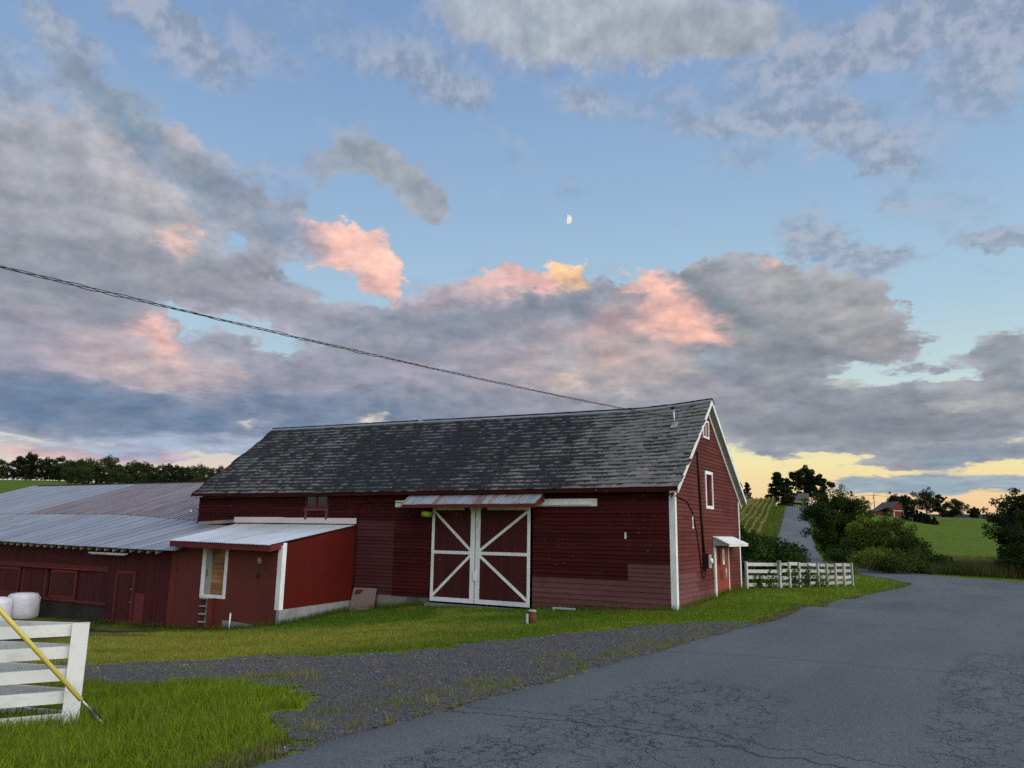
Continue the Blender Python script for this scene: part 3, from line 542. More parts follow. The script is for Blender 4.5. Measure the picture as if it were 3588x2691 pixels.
ORANGE = paint('orange_red_paint', (.24, .048, .030), .05, (.2, .035, .02), .4, None, 0, .55, (1, 1, 1), 5.)
WHITE = paint('white_paint', (.74, .75, .75), .05, (.42, .41, .39), .45, None, 0, .6, (3, 3, .6), 5.)
WHITEW = paint('worn_white_paint', (.40, .40, .385), .22, (.15, .145, .13), .95, (.11, .105, .09), 1.2, .85, (1, 1, 6), 6.)
SOFFIT = paint('grey_soffit_paint', (.30, .295, .275), .04, (.18, .175, .16), .5, None, 0, .8)
CONC = paint('concrete', (.26, .265, .27), .08, (.10, .10, .10), .9, None, 0, .9, (1, 1, 1), 5., bmp=.01)
STONE = paint('foundation_stone', (.16, .15, .135), .35, (.06, .055, .05), .9, None, 0, .95, (1, 1, 1), 6., bmp=.02)
PLY = paint('stained_plywood', (.34, .165, .075), .30, (.15, .060, .025), .95, None, 0, .6, (.4, 1, 5), 5.)
PLYG = paint('grey_plywood', (.22, .165, .14), .1, (.25, .06, .045), .35, None, 0, .85, (1, 1, 4), 5.)
WOOD = paint('weathered_wood', (.33, .29, .235), .2, (.10, .085, .07), .7, None, 0, .85, (1, 1, 1), 9.)
DARKW = paint('dark_wood', (.045, .036, .03), .2, (.02, .018, .016), .6, None, 0, .9)
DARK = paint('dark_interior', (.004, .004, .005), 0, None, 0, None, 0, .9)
BROWNP = paint('brown_pipe_paint', (.030, .009, .008), .05, None, 0, None, 0, .5)
BLACKR = paint('black_rubber', (.012, .012, .013), .05, None, 0, None, 0, .6)
STEEL = material('galvanised_steel', lambda T, p, pos, o: setp(T, p, col=T.mix(T.noise(pos, 6, 4), (.38, .40, .43), (.55, .57, .60)), rough=.42, metal=.75))
GLASS = material('window_glass', lambda T, p, pos, o: setp(T, p, col=(.012, .016, .02), rough=.08, spec=.6))
def m_slate(T, p, pos, o):
    q = T.map(pos, rot=BM); r = T.math('FRACT', T.math('ADD', T.math('MULTIPLY', irand(T), 7.31), T.math('MULTIPLY', orand(T), 3.7)))
    wear_rib_shade = T.new('ShaderNodeAttribute', attribute_name='wear_rib_shade').outputs['Fac']        # 1 at a slate's washed lower edge
    base = T.ramp(r, [(0, (.098, .098, .094)), (.3, (.160, .160, .150)), (.55, (.128, .114, .102)), (.8, (.200, .199, .184)), (1, (.150, .130, .112))])
    st = T.noise(T.map(q, sc=(1.3, .55, .55)), 1.1, 8, .72); big = T.noise(T.map(q, sc=(1, .6, .6)), .22, 3, .5); fine = T.noise(q, 13, 5, .68)
    sx = T.new('ShaderNodeSeparateXYZ'); T.l.new(T.map(pos, loc=tuple(-BC)), sx.inputs[0])
    age = T.rng(T.vmath('DOT_PRODUCT', T.map(pos, loc=tuple(-BC)), tuple(LD)), .5, 5.5, 0, .16)
    k = T.math('ADD', T.math('MULTIPLY', st, .50), T.math('ADD', T.math('MULTIPLY', fine, .34), T.math('ADD', T.math('MULTIPLY', big, .30), age)))
    k = T.math('ADD', k, T.math('MULTIPLY_ADD', wear_rib_shade, -.34, .20)); k = T.math('ADD', k, T.math('MULTIPLY_ADD', r, .16, -.08))
    col = T.mix(T.rng(k, .56, .675, 0, .95), base, (.0085, .0087, .0095))
    mo = T.math('MULTIPLY', T.rng(T.noise(q, 2.1, 5, .6), .56, .70), T.rng(T.vmath('DOT_PRODUCT', T.map(pos, loc=tuple(-BC)), tuple(LD)), 17, 22, 0, .75))
    col = T.mix(mo, col, (.075, .066, .026))
    li = T.rng(T.noise(T.map(q, loc=(4, 1, 2)), 6, 5, .72), .66, .72, 0, .7)
    col = T.mix(li, col, (.27, .275, .26))
    setp(T, p, col=col, rough=.7, spec=.22, normal=bump(T, fine, .006))
SLATE = material('roof_slate', m_slate)
def metal_mat(name, lo, hi, rust, rust_amt, rough=.42, metal=.55, seam=False):
    def fn(T, p, pos, o):
        q = T.map(pos, rot=BM)
        n = T.noise(T.map(q, sc=(3.1, .22, .22)), 1., 5, .7); b = T.noise(q, .5, 4, .6); f = T.noise(T.map(q, sc=(8, .9, .9)), 2.2, 5, .6)
        col = T.mix(T.rng(n, .3, .7), lo, hi)
        v = T.math('MULTIPLY_ADD', orand(T), .24, .88); sc = T.new('ShaderNodeVectorMath', operation='SCALE'); T.l.new(col, sc.inputs[0]); T.l.new(v, sc.inputs['Scale']); col = sc.outputs[0]
        r = T.math('MULTIPLY_ADD', T.math('SUBTRACT', orand(T), .5), .16, T.math('ADD', T.math('MULTIPLY', n, .5), T.math('ADD', T.math('MULTIPLY', b, .3), T.math('MULTIPLY', f, .2))))
        r = T.rng(r, .66-.26*rust_amt, .74-.26*rust_amt, 0, .92)
        if seam:
            sx = T.new('ShaderNodeSeparateXYZ'); T.l.new(T.map(pos, loc=tuple(-BC)), sx.inputs[0]); ll = T.vmath('DOT_PRODUCT', T.map(pos, loc=tuple(-BC)), tuple(LD))
            fr = T.math('ABSOLUTE', T.math('SUBTRACT', T.math('FRACT', T.math('DIVIDE', T.math('SUBTRACT', ll, 19.75), .8)), .5))
            r = T.math('MAXIMUM', r, T.math('MULTIPLY', T.rng(fr, .38, .44), T.rng(n, .30, .52, .25, .95)))
            if rust_amt > .6:
                tri = T.math('ABSOLUTE', T.math('SUBTRACT', T.math('FRACT', T.math('DIVIDE', ll, .40)), .5)); r = T.math('MULTIPLY', T.rng(T.math('ADD', T.math('MULTIPLY', tri, 1.1), T.math('ADD', T.math('MULTIPLY', n, .9), T.math('MULTIPLY', f, .3))), .76, .90), .94)
        col = T.mix(r, col, T.mix(T.rng(f, .35, .65), (.085, .030, .020), (.17, .075, .055)))
        vl = T.new('ShaderNodeAttribute', attribute_name='wear_rib_shade').outputs['Fac']; col = T.mix(T.math('MULTIPLY', vl, .42), col, (.06, .065, .075))  # rib shading painted in: sheet valleys darkened in the colour
        setp(T, p, col=col, rough=T.math('MULTIPLY_ADD', r, .3, rough), metal=T.math('MULTIPLY_ADD', r, -metal, metal), normal=bump(T, f, .003))
    return material(name, fn)
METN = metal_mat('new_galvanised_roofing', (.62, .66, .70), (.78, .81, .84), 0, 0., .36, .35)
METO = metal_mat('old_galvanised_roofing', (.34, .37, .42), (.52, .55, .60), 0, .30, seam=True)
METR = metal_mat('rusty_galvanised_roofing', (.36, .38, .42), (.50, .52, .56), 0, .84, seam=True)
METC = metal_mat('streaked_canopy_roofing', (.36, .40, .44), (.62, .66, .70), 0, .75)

PINKSKY = material('sky_tinted_flashing', lambda T, p, pos, o: setp(T, p, col=T.mix(T.noise(pos, 3, 4), (.66, .54, .50), (.82, .72, .68)), rough=.5, metal=.25, normal=bump(T, T.noise(pos, 4, 3), .02)))  # pink sky reflection is put into the flashing's base colour

def clap(z0, e, x0, x1, face, thick=.036, jit=True):
    """one clapboard; face='f' front wall (faces -y), 'g' gable (faces +x)"""
    m = MB(); j = random.uniform(-.012, .012) if jit else 0; t0 = thick+random.uniform(-.003, .006)*jit; z1 = z0+e+.025; za, zb = z0+j*random.random(), z0-j*random.random()
    if face == 'f':
        m.quadbox([(x0, -t0, za), (x1, -t0, zb), (x1, -.001, zb), (x0, -.001, za), (x0, -.008, z1), (x1, -.008, z1), (x1, -.001, z1), (x0, -.001, z1)])
    else:
        m.quadbox([(t0, x0, za), (t0, x1, zb), (.001, x1, zb), (.001, x0, za), (.008, x0, z1), (.008, x1, z1), (.001, x1, z1), (.001, x0, z1)])
    return m
def fill_rows(z0, z1, e, spans, holes, face, mat, parent, lmin=2., lmax=5., clip=None):
    """rows of clapboards over the spans, cut around the holes (a0, a1, b0, b1)"""
    z = z0
    while z < z1-.02:
        segs = list(spans(z+e/2)) if callable(spans) else list(spans)
        for (a0, a1, b0, b1) in holes:
            if z+e*.6 > b0 and z+e*.4 < b1:
                ns = []
                for s0, s1 in segs:
                    if a1 <= s0 or a0 >= s1: ns.append((s0, s1)); continue
                    if a0 > s0+.05: ns.append((s0, a0))
                    if a1 < s1-.05: ns.append((a1, s1))
                segs = ns
        ee = min(e, z1-z)
        for s0, s1 in segs:
            x = s0
            while x < s1-.05:
                nx = x+random.uniform(lmin, lmax)
                if s1-nx < .6: nx = s1
                nx = min(nx, s1)
                clap(z, ee, x+.002, nx-.002, face).build('clapboard', mat(.5*(x+nx), z) if callable(mat) else mat, parent, rec=True); x = nx
        z += e

# ------------------------------------------------------------------ the barn (local x = towards the road end, y = into the barn)
BL, BW, WT = 24.4, 8.5, 3.97
RIDGE_W, EAVE_F, EAVE_B, OVH = 4.05, -.36, 8.86, .26
barn = empty('barn', BC, BROT, None, 'long maroon clapboard barn with mossy slate roof and white trimmed sliding doors', 'barn')
def sub(name, parent): return empty(name, parent=parent)
def bx(name, mat, parent, *a): return MB().box(*a).build(name, mat, parent)
def ridge_z(l): return np.interp(l, [-.3, 1.2, 2.6, 6, 10, 15, 20, 24.2], [7.70, 7.58, 7.52, 7.55, 7.62, 7.71, 7.79, 7.86])
def eave_z(l): return np.interp(l, [-.3, 4, 12, 18, 24.7], [4.06, 4.045, 4.045, 4.08, 4.12])
def roof_pt(l, t, back=False):                        # t 0 eave .. 1 ridge
    ze, zr = eave_z(l)-(.06 if back else 0), ridge_z(l); we = EAVE_B if back else EAVE_F
    return np.array([-l, we+(RIDGE_W-we)*t, ze+(zr-ze)*t-.03*math.sin(math.pi*t)])
# wall cores: closed dark shell behind the boards
front = sub('front_wall', barn); gable = sub('gable_wall', barn)
core = MB().box(-5.46, -.02, 0, .1, -.02, WT).box(-BL, -10.08, 0, .1, -.3, WT).box(-10.08, -5.46, 0, .1, 3.42, WT); core.build('sheathing', DARKW, front)
def gz(w): return np.interp(w, [0, RIDGE_W, BW], [3.9, 7.38, 3.9])
g = MB().prism([(-.1, 0.11, -.02), (-.1, 4.66, -.02), (-.1, 4.66, gz(4.66)), (-.1, RIDGE_W, gz(RIDGE_W)), (-.1, .11, gz(.11))], (.1, 0, 0)).prism([(-.1, 6.42, .0), (-.1, BW, .0), (-.1, BW, gz(BW)), (-.1, 6.42, gz(6.42))], (.1, 0, 0)).prism([(-.1, 4.66, 2.1), (-.1, 6.42, 2.1), (-.1, 6.42, gz(6.42)), (-.1, 4.66, gz(4.66))], (.1, 0, 0))
g.build('sheathing', DARKW, gable)
back = MB().box(-BL, -.1, BW-.1, BW, -1.2, WT).build('back_wall', RED, barn)
left = MB().prism([(-BL, .1, -1.6), (-BL, BW-.1, -1.6), (-BL, BW-.1, gz(BW-.1)), (-BL, RIDGE_W, 7.4), (-BL, .1, gz(.1))], (.1, 0, 0)).build('end_wall', RED, barn)
# clapboards, front: x = -l
REDP = paint('part_faded_red_paint', (.082, .024, .027), .14, (.05, .012, .013), .5, (.28, .24, .23), .3, .8, (1, 1, 6), 5., spec=.12)
fm = lambda x, z: RED
fholes = [(-14.1, -12.02, -1, 2.84), (-1.7, -.1, .8, 1.44), (-10.08, -5.46, -1, 3.72), (-17.22, -15.74, 2.86, 4), (-24.3, -14.1, -2, 2.66)]
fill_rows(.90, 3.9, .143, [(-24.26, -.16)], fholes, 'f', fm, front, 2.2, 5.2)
fill_rows(-.20, .90, .183, [(-5.46, -.16)], [], 'f', lambda x, z: REDF, front, 3., 5.4)
fill_rows(.90, 1.46, .143, [(-1.7, -.16)], [], 'f', lambda x, z: REDF, front, 3., 5.4)
fill_rows(-.12, .90, .146, [(-12.02, -10.08)], [], 'f', RED, front, 1.2, 2.4)
fill_rows(-.12, 2.84, .146, [(-14.1, -12.02)], [], 'f', REDP, front, 1.6, 2.4)
# clapboards, gable: y = w
def gsp(z):
    if z < 3.85: return [(.16, 8.40)]
    a = np.interp(z, [3.9, 7.38], [0.0, RIDGE_W]); b = np.interp(z, [3.9, 7.38], [BW, RIDGE_W]); return [(a+.04, b-.04)] if b-a > .3 else []
gholes = [(4.44, 6.56, -1, 2.2), (3.62, 4.64, 3.45, 4.92), (3.52, 4.36, 6.14, 6.90)]
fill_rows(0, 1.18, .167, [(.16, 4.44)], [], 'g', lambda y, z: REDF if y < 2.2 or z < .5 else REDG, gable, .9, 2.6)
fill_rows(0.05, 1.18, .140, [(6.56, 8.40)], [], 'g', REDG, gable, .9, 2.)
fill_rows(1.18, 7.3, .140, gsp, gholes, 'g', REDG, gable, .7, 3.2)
# corner boards, frieze
MB().box(-.17, .034, -.036, -.002, -.06, 3.93).build('corner_board', WHITE, front)
MB().box(.002, .036, 0.0, .15, -.04, 3.93).build('corner_board', WHITE, gable)
MB().box(.002, .036, 8.40, 8.54, .2, 3.9).build('corner_board', WHITE, gable)
MB().box(-BL-.02, -BL+.16, -.036, -.002, 2.6, 3.98).build('corner_board', RED, front)
# foundation under the boards
for k, (x0, x1, zb, zt) in enumerate([(-1.0, -.1, -.30, -.06), (-2.3, -1.02, -.36, -.10), (-3.6, -2.32, -.42, -.12), (-5.3, -3.62, -.46, -.17), (-11.2, -10.1, -.75, -.13), (-12.0, -11.22, -.85, -.13), (-12.75, -12.02, -.95, -.10), (-14.1, -12.77, -1.2, -.12)]):
    MB().box(x0, x1, -.03+.01*(k % 3), .3, zb-.5, zt).build('foundation_stone', STONE if k > 3 else CONC, front)
MB().box(-14.0, -10.1, -.012, .02, -.14, .02).build('sill_beam', DARKW, front)
MB().box(-10.1, -5.4, -.35, .3, -.9, -.30).build('door_step', STONE, front)
MB().box(-.06, .12, .05, 8.5, -.6, .03).build('foundation_stone', STONE, gable)
# eave fascia and soffit
nl = np.linspace(-OVH, BL+.3, 26)
fa = MB()
for a, b in zip(nl[:-1], nl[1:]):
    pa, pb = roof_pt(a, 0), roof_pt(b, 0)
    fa.quadbox([(pb[0], EAVE_F+.005, pb[2]-.12), (pa[0], EAVE_F+.005, pa[2]-.12), (pa[0], EAVE_F+.03, pa[2]-.12), (pb[0], EAVE_F+.03, pb[2]-.12), (pb[0], EAVE_F+.005, pb[2]-.02), (pa[0], EAVE_F+.005, pa[2]-.02), (pa[0], EAVE_F+.03, pa[2]-.0), (pb[0], EAVE_F+.03, pb[2]-.0)])
fa.build('eave_fascia', RED, barn)
MB().quadbox([(-BL-.2, EAVE_F+.03, 3.93), (.2, EAVE_F+.03, 3.90), (.2, .02, 3.93), (-BL-.2, .02, 3.95), (-BL-.2, EAVE_F+.03, 3.95), (.2, EAVE_F+.03, 3.92), (.2, .02, 3.95), (-BL-.2, .02, 3.97)]).build('eave_soffit', DARKW, barn)
# ---- roof
roof = sub('roof', barn)
def deck(backside):
    ls = np.linspace(-OVH, 24.55, 30); ts = np.linspace(.004, 1, 5); V = []; F = []
    for l in ls:
        for t in ts: V.append(roof_pt(l if t < .1 or l < 24 else l-.5*t, t, backside)-(0, 0, .035))
    n = len(ts)
    for i in range(len(ls)-1):
        for j in range(n-1): F.append((i*n+j, (i+1)*n+j, (i+1)*n+j+1, i*n+j+1))
    V2 = [v-np.array((0, 0, .05)) for v in V]; m_ = MB(); m_.v = [tuple(v) for v in V+V2]; k = len(V); m_.f = F+[tuple(q+k for q in f[::-1]) for f in F]
    for i in range(len(ls)-1): m_.f += [(i*n, (i+1)*n, (i+1)*n+k, i*n+k), (i*n+n-1, (i+1)*n+n-1, (i+1)*n+n-1+k, i*n+n-1+k)]
    for j in range(n-1): m_.f += [(j, j+1, j+1+k, j+k), ((len(ls)-1)*n+j, (len(ls)-1)*n+j+1, (len(ls)-1)*n+j+1+k, (len(ls)-1)*n+j+k)]
    m_.sm = [False]*len(m_.f); return m_
deck(False).build('roof_deck', DARKW, roof); deck(True).build('roof_deck', DARKW, roof)
SW = [.20, .24, .28, .32, .37, .42]
def slate_corners(w): return np.array([(-w/2+.003, -.005, 0), (w/2-.003, -.005, 0), (w/2-.003, .37, 0), (-w/2+.003, .37, 0), (-w/2+.003, -.005, .017), (w/2-.003, -.005, .017), (w/2-.003, .37, .017), (-w/2+.003, .37, .017)])
slate_me = []
for w in SW:
    mb = MB().quadbox(slate_corners(w)); me = mb.mesh('slate'); me.materials.append(SLATE); me.attributes.new('wear_rib_shade', 'FLOAT', 'POINT').data.foreach_set('value', np.array([1, 1, 0, 0, 1, 1, 0, 0], np.float32)); slate_me.append(me)
camL = np.array([(EYE-BC)@(-LD), (EYE-BC)@WD, EYE[2]-BC[2]])
def slates(backside):
    rows = 22; out = []
    for r in range(rows):
        t = r/rows; l = -OVH-.02+random.uniform(-.1, 0) if r % 2 else -OVH-.02
        lend = 24.68-.62*t
        while l < lend:
            k = random.randrange(len(SW)); w = SW[k]; lc = l+w/2
            if lc+w/2 > lend+.04 or (l < -OVH-.03 and lc < -OVH+.06): l += w if l >= -OVH-.03 else .1; continue
            p = roof_pt(lc, t, backside); p2 = roof_pt(lc, min(1, t+.06), backside); up = p2-p; up /= np.linalg.norm(up); q1, q2 = roof_pt(lc-.5, t, backside), roof_pt(lc+.5, t, backside); ex = (q1-q2); ex /= np.linalg.norm(ex)
            nr = np.cross(ex, up) if not backside else np.cross(up, ex)*1; nr /= np.linalg.norm(nr)
            if nr[2] < 0: nr = -nr
            a = random.gauss(0, .012)+(random.uniform(-.06, .06) if random.random() < .03 else 0); slip = random.uniform(.02, .09) if random.random() < .025 else random.uniform(-.006, .008)
            tl = .046+random.uniform(-.006, .022)
            upt = up*math.cos(tl)-nr*math.sin(tl)*1.0; nrt = nr*math.cos(tl)+up*math.sin(tl)
            e1 = ex*math.cos(a)+upt*math.sin(a); e2 = np.cross(nrt, e1)
            if e2@upt < 0: e2 = -e2
            org = p-up*slip+nr*(.012+random.uniform(0, .004)); out.append((k, np.c_[e1, e2, nrt], org))
            l += w
    return out
SL = slates(False)
for s_ in range(len(SL)):
    pass
dist = np.array([np.linalg.norm(o-camL) for _, _, o in SL]); order = np.argsort(dist); near_idx = set(order[:300].tolist())
Vs, Fs = [], []
_bf = np.array([(3, 2, 1, 0), (4, 5, 6, 7), (0, 1, 5, 4), (1, 2, 6, 5), (2, 3, 7, 6), (3, 0, 4, 7)])
for i, (k, M3, o_) in enumerate(SL):
    if i in near_idx:
        ob = link('slate', slate_me[k], None, roof); mm = Matrix.Identity(4)
        for a in range(3):
            for b in range(3): mm[a][b] = M3[a, b]
            mm[a][3] = o_[a]
        ob.matrix_local = mm
    else:
        Fs.append(_bf+8*len(Vs)); Vs.append(slate_corners(SW[k])@M3.T+o_)
for k, M3, o_ in slates(True): Fs.append(_bf+8*len(Vs)); Vs.append(slate_corners(SW[k])@M3.T+o_)
so = link('slate_courses', fast_mesh('slate_courses', np.vstack(Vs), np.vstack(Fs)), SLATE, roof); so['kind'] = 'stuff'; so.data.attributes.new('wear_rib_shade', 'FLOAT', 'POINT').data.foreach_set('value', np.tile(np.array([1, 1, 0, 0, 1, 1, 0, 0], np.float32), len(Vs)))
# ridge cap
rc = MB(); rl = np.linspace(-OVH-.02, 24.05, 24)
for a, b in zip(rl[:-1], rl[1:]):
    A, B = roof_pt(a, 1), roof_pt(b, 1)
    for sgn in (-1, 1):
        rc.quadbox([(B[0], B[1], B[2]+.02), (A[0], A[1], A[2]+.02), (A[0], A[1]+sgn*.17, A[2]-.10), (B[0], B[1]+sgn*.17, B[2]-.10), (B[0], B[1], B[2]+.055), (A[0], A[1], A[2]+.055), (A[0], A[1]+sgn*.18, A[2]-.075), (B[0], B[1]+sgn*.18, B[2]-.075)])
rc.build('ridge_cap', STEEL, roof)
# rake boards and the wide boxed soffit of the road end
def rk(l, t, back, dz, dl=0): p = roof_pt(l, t, back); return np.array([p[0]+dl, p[1], p[2]+dz])
for back_ in (False, True):
    m_ = MB(); ts = np.linspace(-.005, 1.0, 6)
    for a, b in zip(ts[:-1], ts[1:]):
        P = [rk(-OVH, t, back_, dz, dl) for t in (a, b) for dz in (-.20, -.01) for dl in (.0, .03)]
        m_.quadbox([P[0], P[1], P[5], P[4], P[2], P[3], P[7], P[6]])
    m_.build('rake_board', WHITE, roof)
    m_ = MB()
    for a, b in zip(ts[:-1], ts[1:]):
        P = [rk(lq, t, back_, dz) for t in (a, b) for dz in (-.185, -.165) for lq in (-OVH, .02)]
        m_.quadbox([P[0], P[1], P[5], P[4], P[2], P[3], P[7], P[6]])
    m_.build('rake_soffit', SOFFIT, roof)
    m_ = MB()
    for a, b in zip(ts[:-1], ts[1:]):
        P = [rk(0, t, back_, dz, dl) for t in (a, b) for dz in (-.37, -.19) for dl in (.03, .062)]
        m_.quadbox([P[0], P[1], P[5], P[4], P[2], P[3], P[7], P[6]])
    m_.build('frieze_board', WHITE if back_ else RED, roof)
    m_ = MB()                                            # left end rake
    for a, b in zip(ts[:-1], ts[1:]):
        P = [rk(24.62-.58*t, t, back_, dz, dl) for t in (a, b) for dz in (-.17, -.03) for dl in (-.03, .0)]
        m_.quadbox([P[0], P[1], P[5], P[4], P[2], P[3], P[7], P[6]])
    m_.build('rake_board', REDT, roof)
# ---- front window with two panes and the boarded hatch below
win = sub('window', barn)
for a in ((-17.16, -15.80, -.05, 0, 3.90, 3.97), (-17.16, -15.80, -.05, 0, 3.42, 3.47), (-17.16, -17.09, -.048, 0, 3.47, 3.90), (-15.87, -15.80, -.048, 0, 3.47, 3.90), (-16.52, -16.45, -.046, 0, 3.47, 3.90)): bx('frame', ORANGE if False else REDT, win, *a)
bx('pane', GLASS, win, -17.09, -16.52, -.012, -.004, 3.47, 3.90); bx('pane', GLASS, win, -16.45, -15.87, -.012, -.004, 3.47, 3.90)
bx('sill', REDF, win, -17.22, -15.74, -.07, 0, 3.28, 3.40)
hat = sub('hatch', barn)
bx('post', REDF, hat, -17.16, -17.02, -.06, 0, 2.90, 3.28); bx('post', REDF, hat, -15.92, -15.79, -.06, 0, 2.90, 3.28); bx('panel', RED, hat, -17.02, -15.92, -.03, -.005, 2.90, 3.28)
# ---- sliding doors
def barn_door(x0, x1, lft):
    d = sub('sliding_door', barn); z0, z1, zm = -.22, 3.40, 1.66; s = .115; y = -.09
    bx('backing', DARKW, d, x0+.02, x1-.02, -.062, -.05, z0+.02, z1-.02)
    x = x0+.03; n = 0
    while x < x1-.06:
        w_ = random.uniform(.13, .17); xe = min(x+w_, x1-.03); zt = zm
        MB().box(x+.002, xe-.003, y+.012+random.uniform(-.004, .004), -.062, z0+.03, zm).build('plank', REDD, d); x = xe
    x = x0+.03
    while x < x1-.06:
        w_ = random.uniform(.20, .27); xe = min(x+w_, x1-.03)
        MB().box(x+.002, xe-.003, y+.012+random.uniform(-.004, .004), -.062, zm, z1-.03).build('plank', REDD, d); x = xe
    f = y-.022
    bx('stile', WHITE, d, x0, x0+s+(0 if lft else .08), f, y+.01, z0+.16, z1); bx('stile', WHITE, d, x1-s-(.08 if lft else 0), x1, f, y+.01, z0+.16, z1)
    bx('rail', WHITE, d, x0, x1, f-.003, y+.01, z0, z0+.16)
    il, ir = x0+s+(0 if lft else .08), x1-s-(.08 if lft else 0)
    bx('rail', WHITE, d, il, ir, f+.003, y+.01, z1-.10, z1); bx('rail', WHITE, d, il, ir, f+.002, y+.01, zm-.06, zm+.06)
    hx, ox = (ir, il) if lft else (il, ir)
    for (xa, za, xb, zb) in ((hx, zm+.10, ox, z1-.16), (hx, zm-.10, ox, z0+.22)):
        MB().beam((xa, (f+y)/2+.004, za), (xb, (f+y)/2+.004, zb), .024, .105, (0, 0, 1) if False else tuple(np.cross((0, 1, 0), np.array([xb-xa, 0, zb-za])/np.hypot(xb-xa, zb-za)))).build('brace', WHITE, d)
    return d
dl_ = barn_door(-10.02, -7.97, True); dr_ = barn_door(-7.93, -5.53, False)
bx('handle', WHITE, dl_, -7.99, -7.90, -.15, -.105, .62, .98)
for xx, dd in ((-8.35, dl_), (-7.55, dr_)): bx('hanger', DARKW, dd, xx-.12, xx+.12, -.13, -.09, 3.30, 3.46)
bx('track_board', WHITE, front, -11.98, -2.83, -.075, -.026, 3.43, 3.70); bx('track_rail', WHITE, front, -11.7, -3.05, -.13, -.076, 3.48, 3.55)
# ---- tin canopy over the doors
can = sub('canopy', barn)
def corr_sheet(fn, u0, u1, v0, v1, per, amp, nv=4, seg=4):
    """corrugated sheet: fn(u, v) -> 3D point; ribs run along v"""
    n = max(2, int(round((u1-u0)/per*seg))); us = np.linspace(u0, u1, n+1); vs = np.linspace(v0, v1, nv+1); V = []
    for u in us:
        for v in vs: p = np.array(fn(u, v), float); p[2] += amp*math.cos(2*math.pi*u/per); V.append(p)
    F = [(i*(nv+1)+j, (i+1)*(nv+1)+j, (i+1)*(nv+1)+j+1, i*(nv+1)+j+1) for i in range(n) for j in range(nv)]
    return np.array(V), np.array(F)
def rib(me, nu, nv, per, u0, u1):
    us = np.linspace(u0, u1, nu); w = np.repeat(.5-.5*np.cos(2*np.pi*us/per), nv); me.attributes.new('wear_rib_shade', 'FLOAT', 'POINT').data.foreach_set('value', w.astype(np.float32)); return me  # valley mask for the painted rib shading
cf = lambda u, v: (u, -.06-.80*v, 4.00-.50*v)
x = -11.12
for k in range(8):
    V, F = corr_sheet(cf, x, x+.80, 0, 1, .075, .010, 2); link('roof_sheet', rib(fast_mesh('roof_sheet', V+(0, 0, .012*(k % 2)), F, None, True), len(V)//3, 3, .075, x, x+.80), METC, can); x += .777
bx('fascia', REDT, can, -11.05, -4.92, -.84, -.81, 3.37, 3.49)
for xx in (-11.02, -4.97): MB().prism([(xx, -.02, 3.96), (xx, -.80, 3.475), (xx, -.80, 3.38), (xx, -.02, 3.62)], (.03, 0, 0)).build('bracket', REDT, can)
# ---- gable door, hood and signs
gd = sub('entry_door', barn)
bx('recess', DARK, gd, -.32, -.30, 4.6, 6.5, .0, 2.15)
bx('jamb', WHITE, gd, -.12, .07, 4.46, 4.66, .12, 2.12); bx('jamb', WHITE, gd, -.12, .06, 6.42, 6.54, .12, 2.12)
leaf = MB(); leaf.box(0, .045, 0, 1.42, .12, 2.08); lf = leaf.build('leaf', ORANGE, gd); lf.location = (.02, 6.40, 0); lf.rotation_euler = (0, 0, R(180-7))
for o_ in (lf,): o_.location = (.07, 6.40, 0)
bx('notice', WHITE, gd, .12, .128, 5.34, 5.58, 1.35, 1.95)
hood = sub('door_hood', barn)
hp = [(.03, 2.32), (.12, 2.42), (.62, 2.16), (.62, 2.08), (.03, 2.08)]
MB().prism([(a, 4.40, b) for a, b in hp], (0, .03, 0)).build('side_panel', SOFFIT, hood); MB().prism([(a, 7.30, b) for a, b in hp], (0, .03, 0)).build('side_panel', SOFFIT, hood)
MB().quadbox([(.03, 4.38, 2.40), (.66, 4.38, 2.125), (.66, 7.35, 2.125), (.03, 7.35, 2.40), (.03, 4.38, 2.43), (.66, 4.38, 2.155), (.66, 7.35, 2.155), (.03, 7.35, 2.43)]).build('top', WHITE, hood)
bx('front_board', WHITE, hood, .63, .65, 4.40, 7.33, 2.05, 2.13)
# gable window frame with its broken shutter, gable vent
gw_ = sub('window', barn)
for a in ((0, .05, 3.64, 4.62, 4.78, 4.90), (0, .05, 3.64, 4.62, 3.46, 3.58), (0, .048, 3.64, 3.74, 3.58, 4.78), (0, .048, 4.52, 4.62, 3.58, 4.78)): bx('frame', WHITE, gw_, *a)
bx('shutter', RED, gw_, -.01, .012, 3.74, 4.52, 3.58, 4.78); MB().beam((.03, 3.86, 3.62), (.03, 4.40, 4.74), .03, .05).build('slat', REDT, gw_); MB().beam((.02, 4.12, 3.60), (.02, 4.16, 4.60), .03, .04).build('slat', REDT, gw_)
vt = sub('vent', barn)
for a in ((0, .05, 3.54, 4.34, 6.80, 6.88), (0, .05, 3.54, 4.34, 6.16, 6.24), (0, .048, 3.54, 3.62, 6.24, 6.80), (0, .048, 4.26, 4.34, 6.24, 6.80), (0, .046, 3.90, 3.96, 6.24, 6.80)): bx('frame', WHITE, vt, *a)
bx('louver', REDF, vt, -.01, .02, 3.62, 3.90, 6.24, 6.80); bx('louver', REDF, vt, -.01, .02, 3.96, 4.26, 6.24, 6.80)
# numeral 1
num = MB().box(.026, .04, 1.90, 1.965, 2.72, 3.16).box(.026, .0395, 1.84, 2.04, 2.70, 2.755).box(.026, .0398, 1.85, 1.90, 3.02, 3.07); num.build('numeral', WHITE, gable)
bx('white_mark', WHITE, front, -1.80, -1.74, -.036, -.026, 2.30, 2.52)
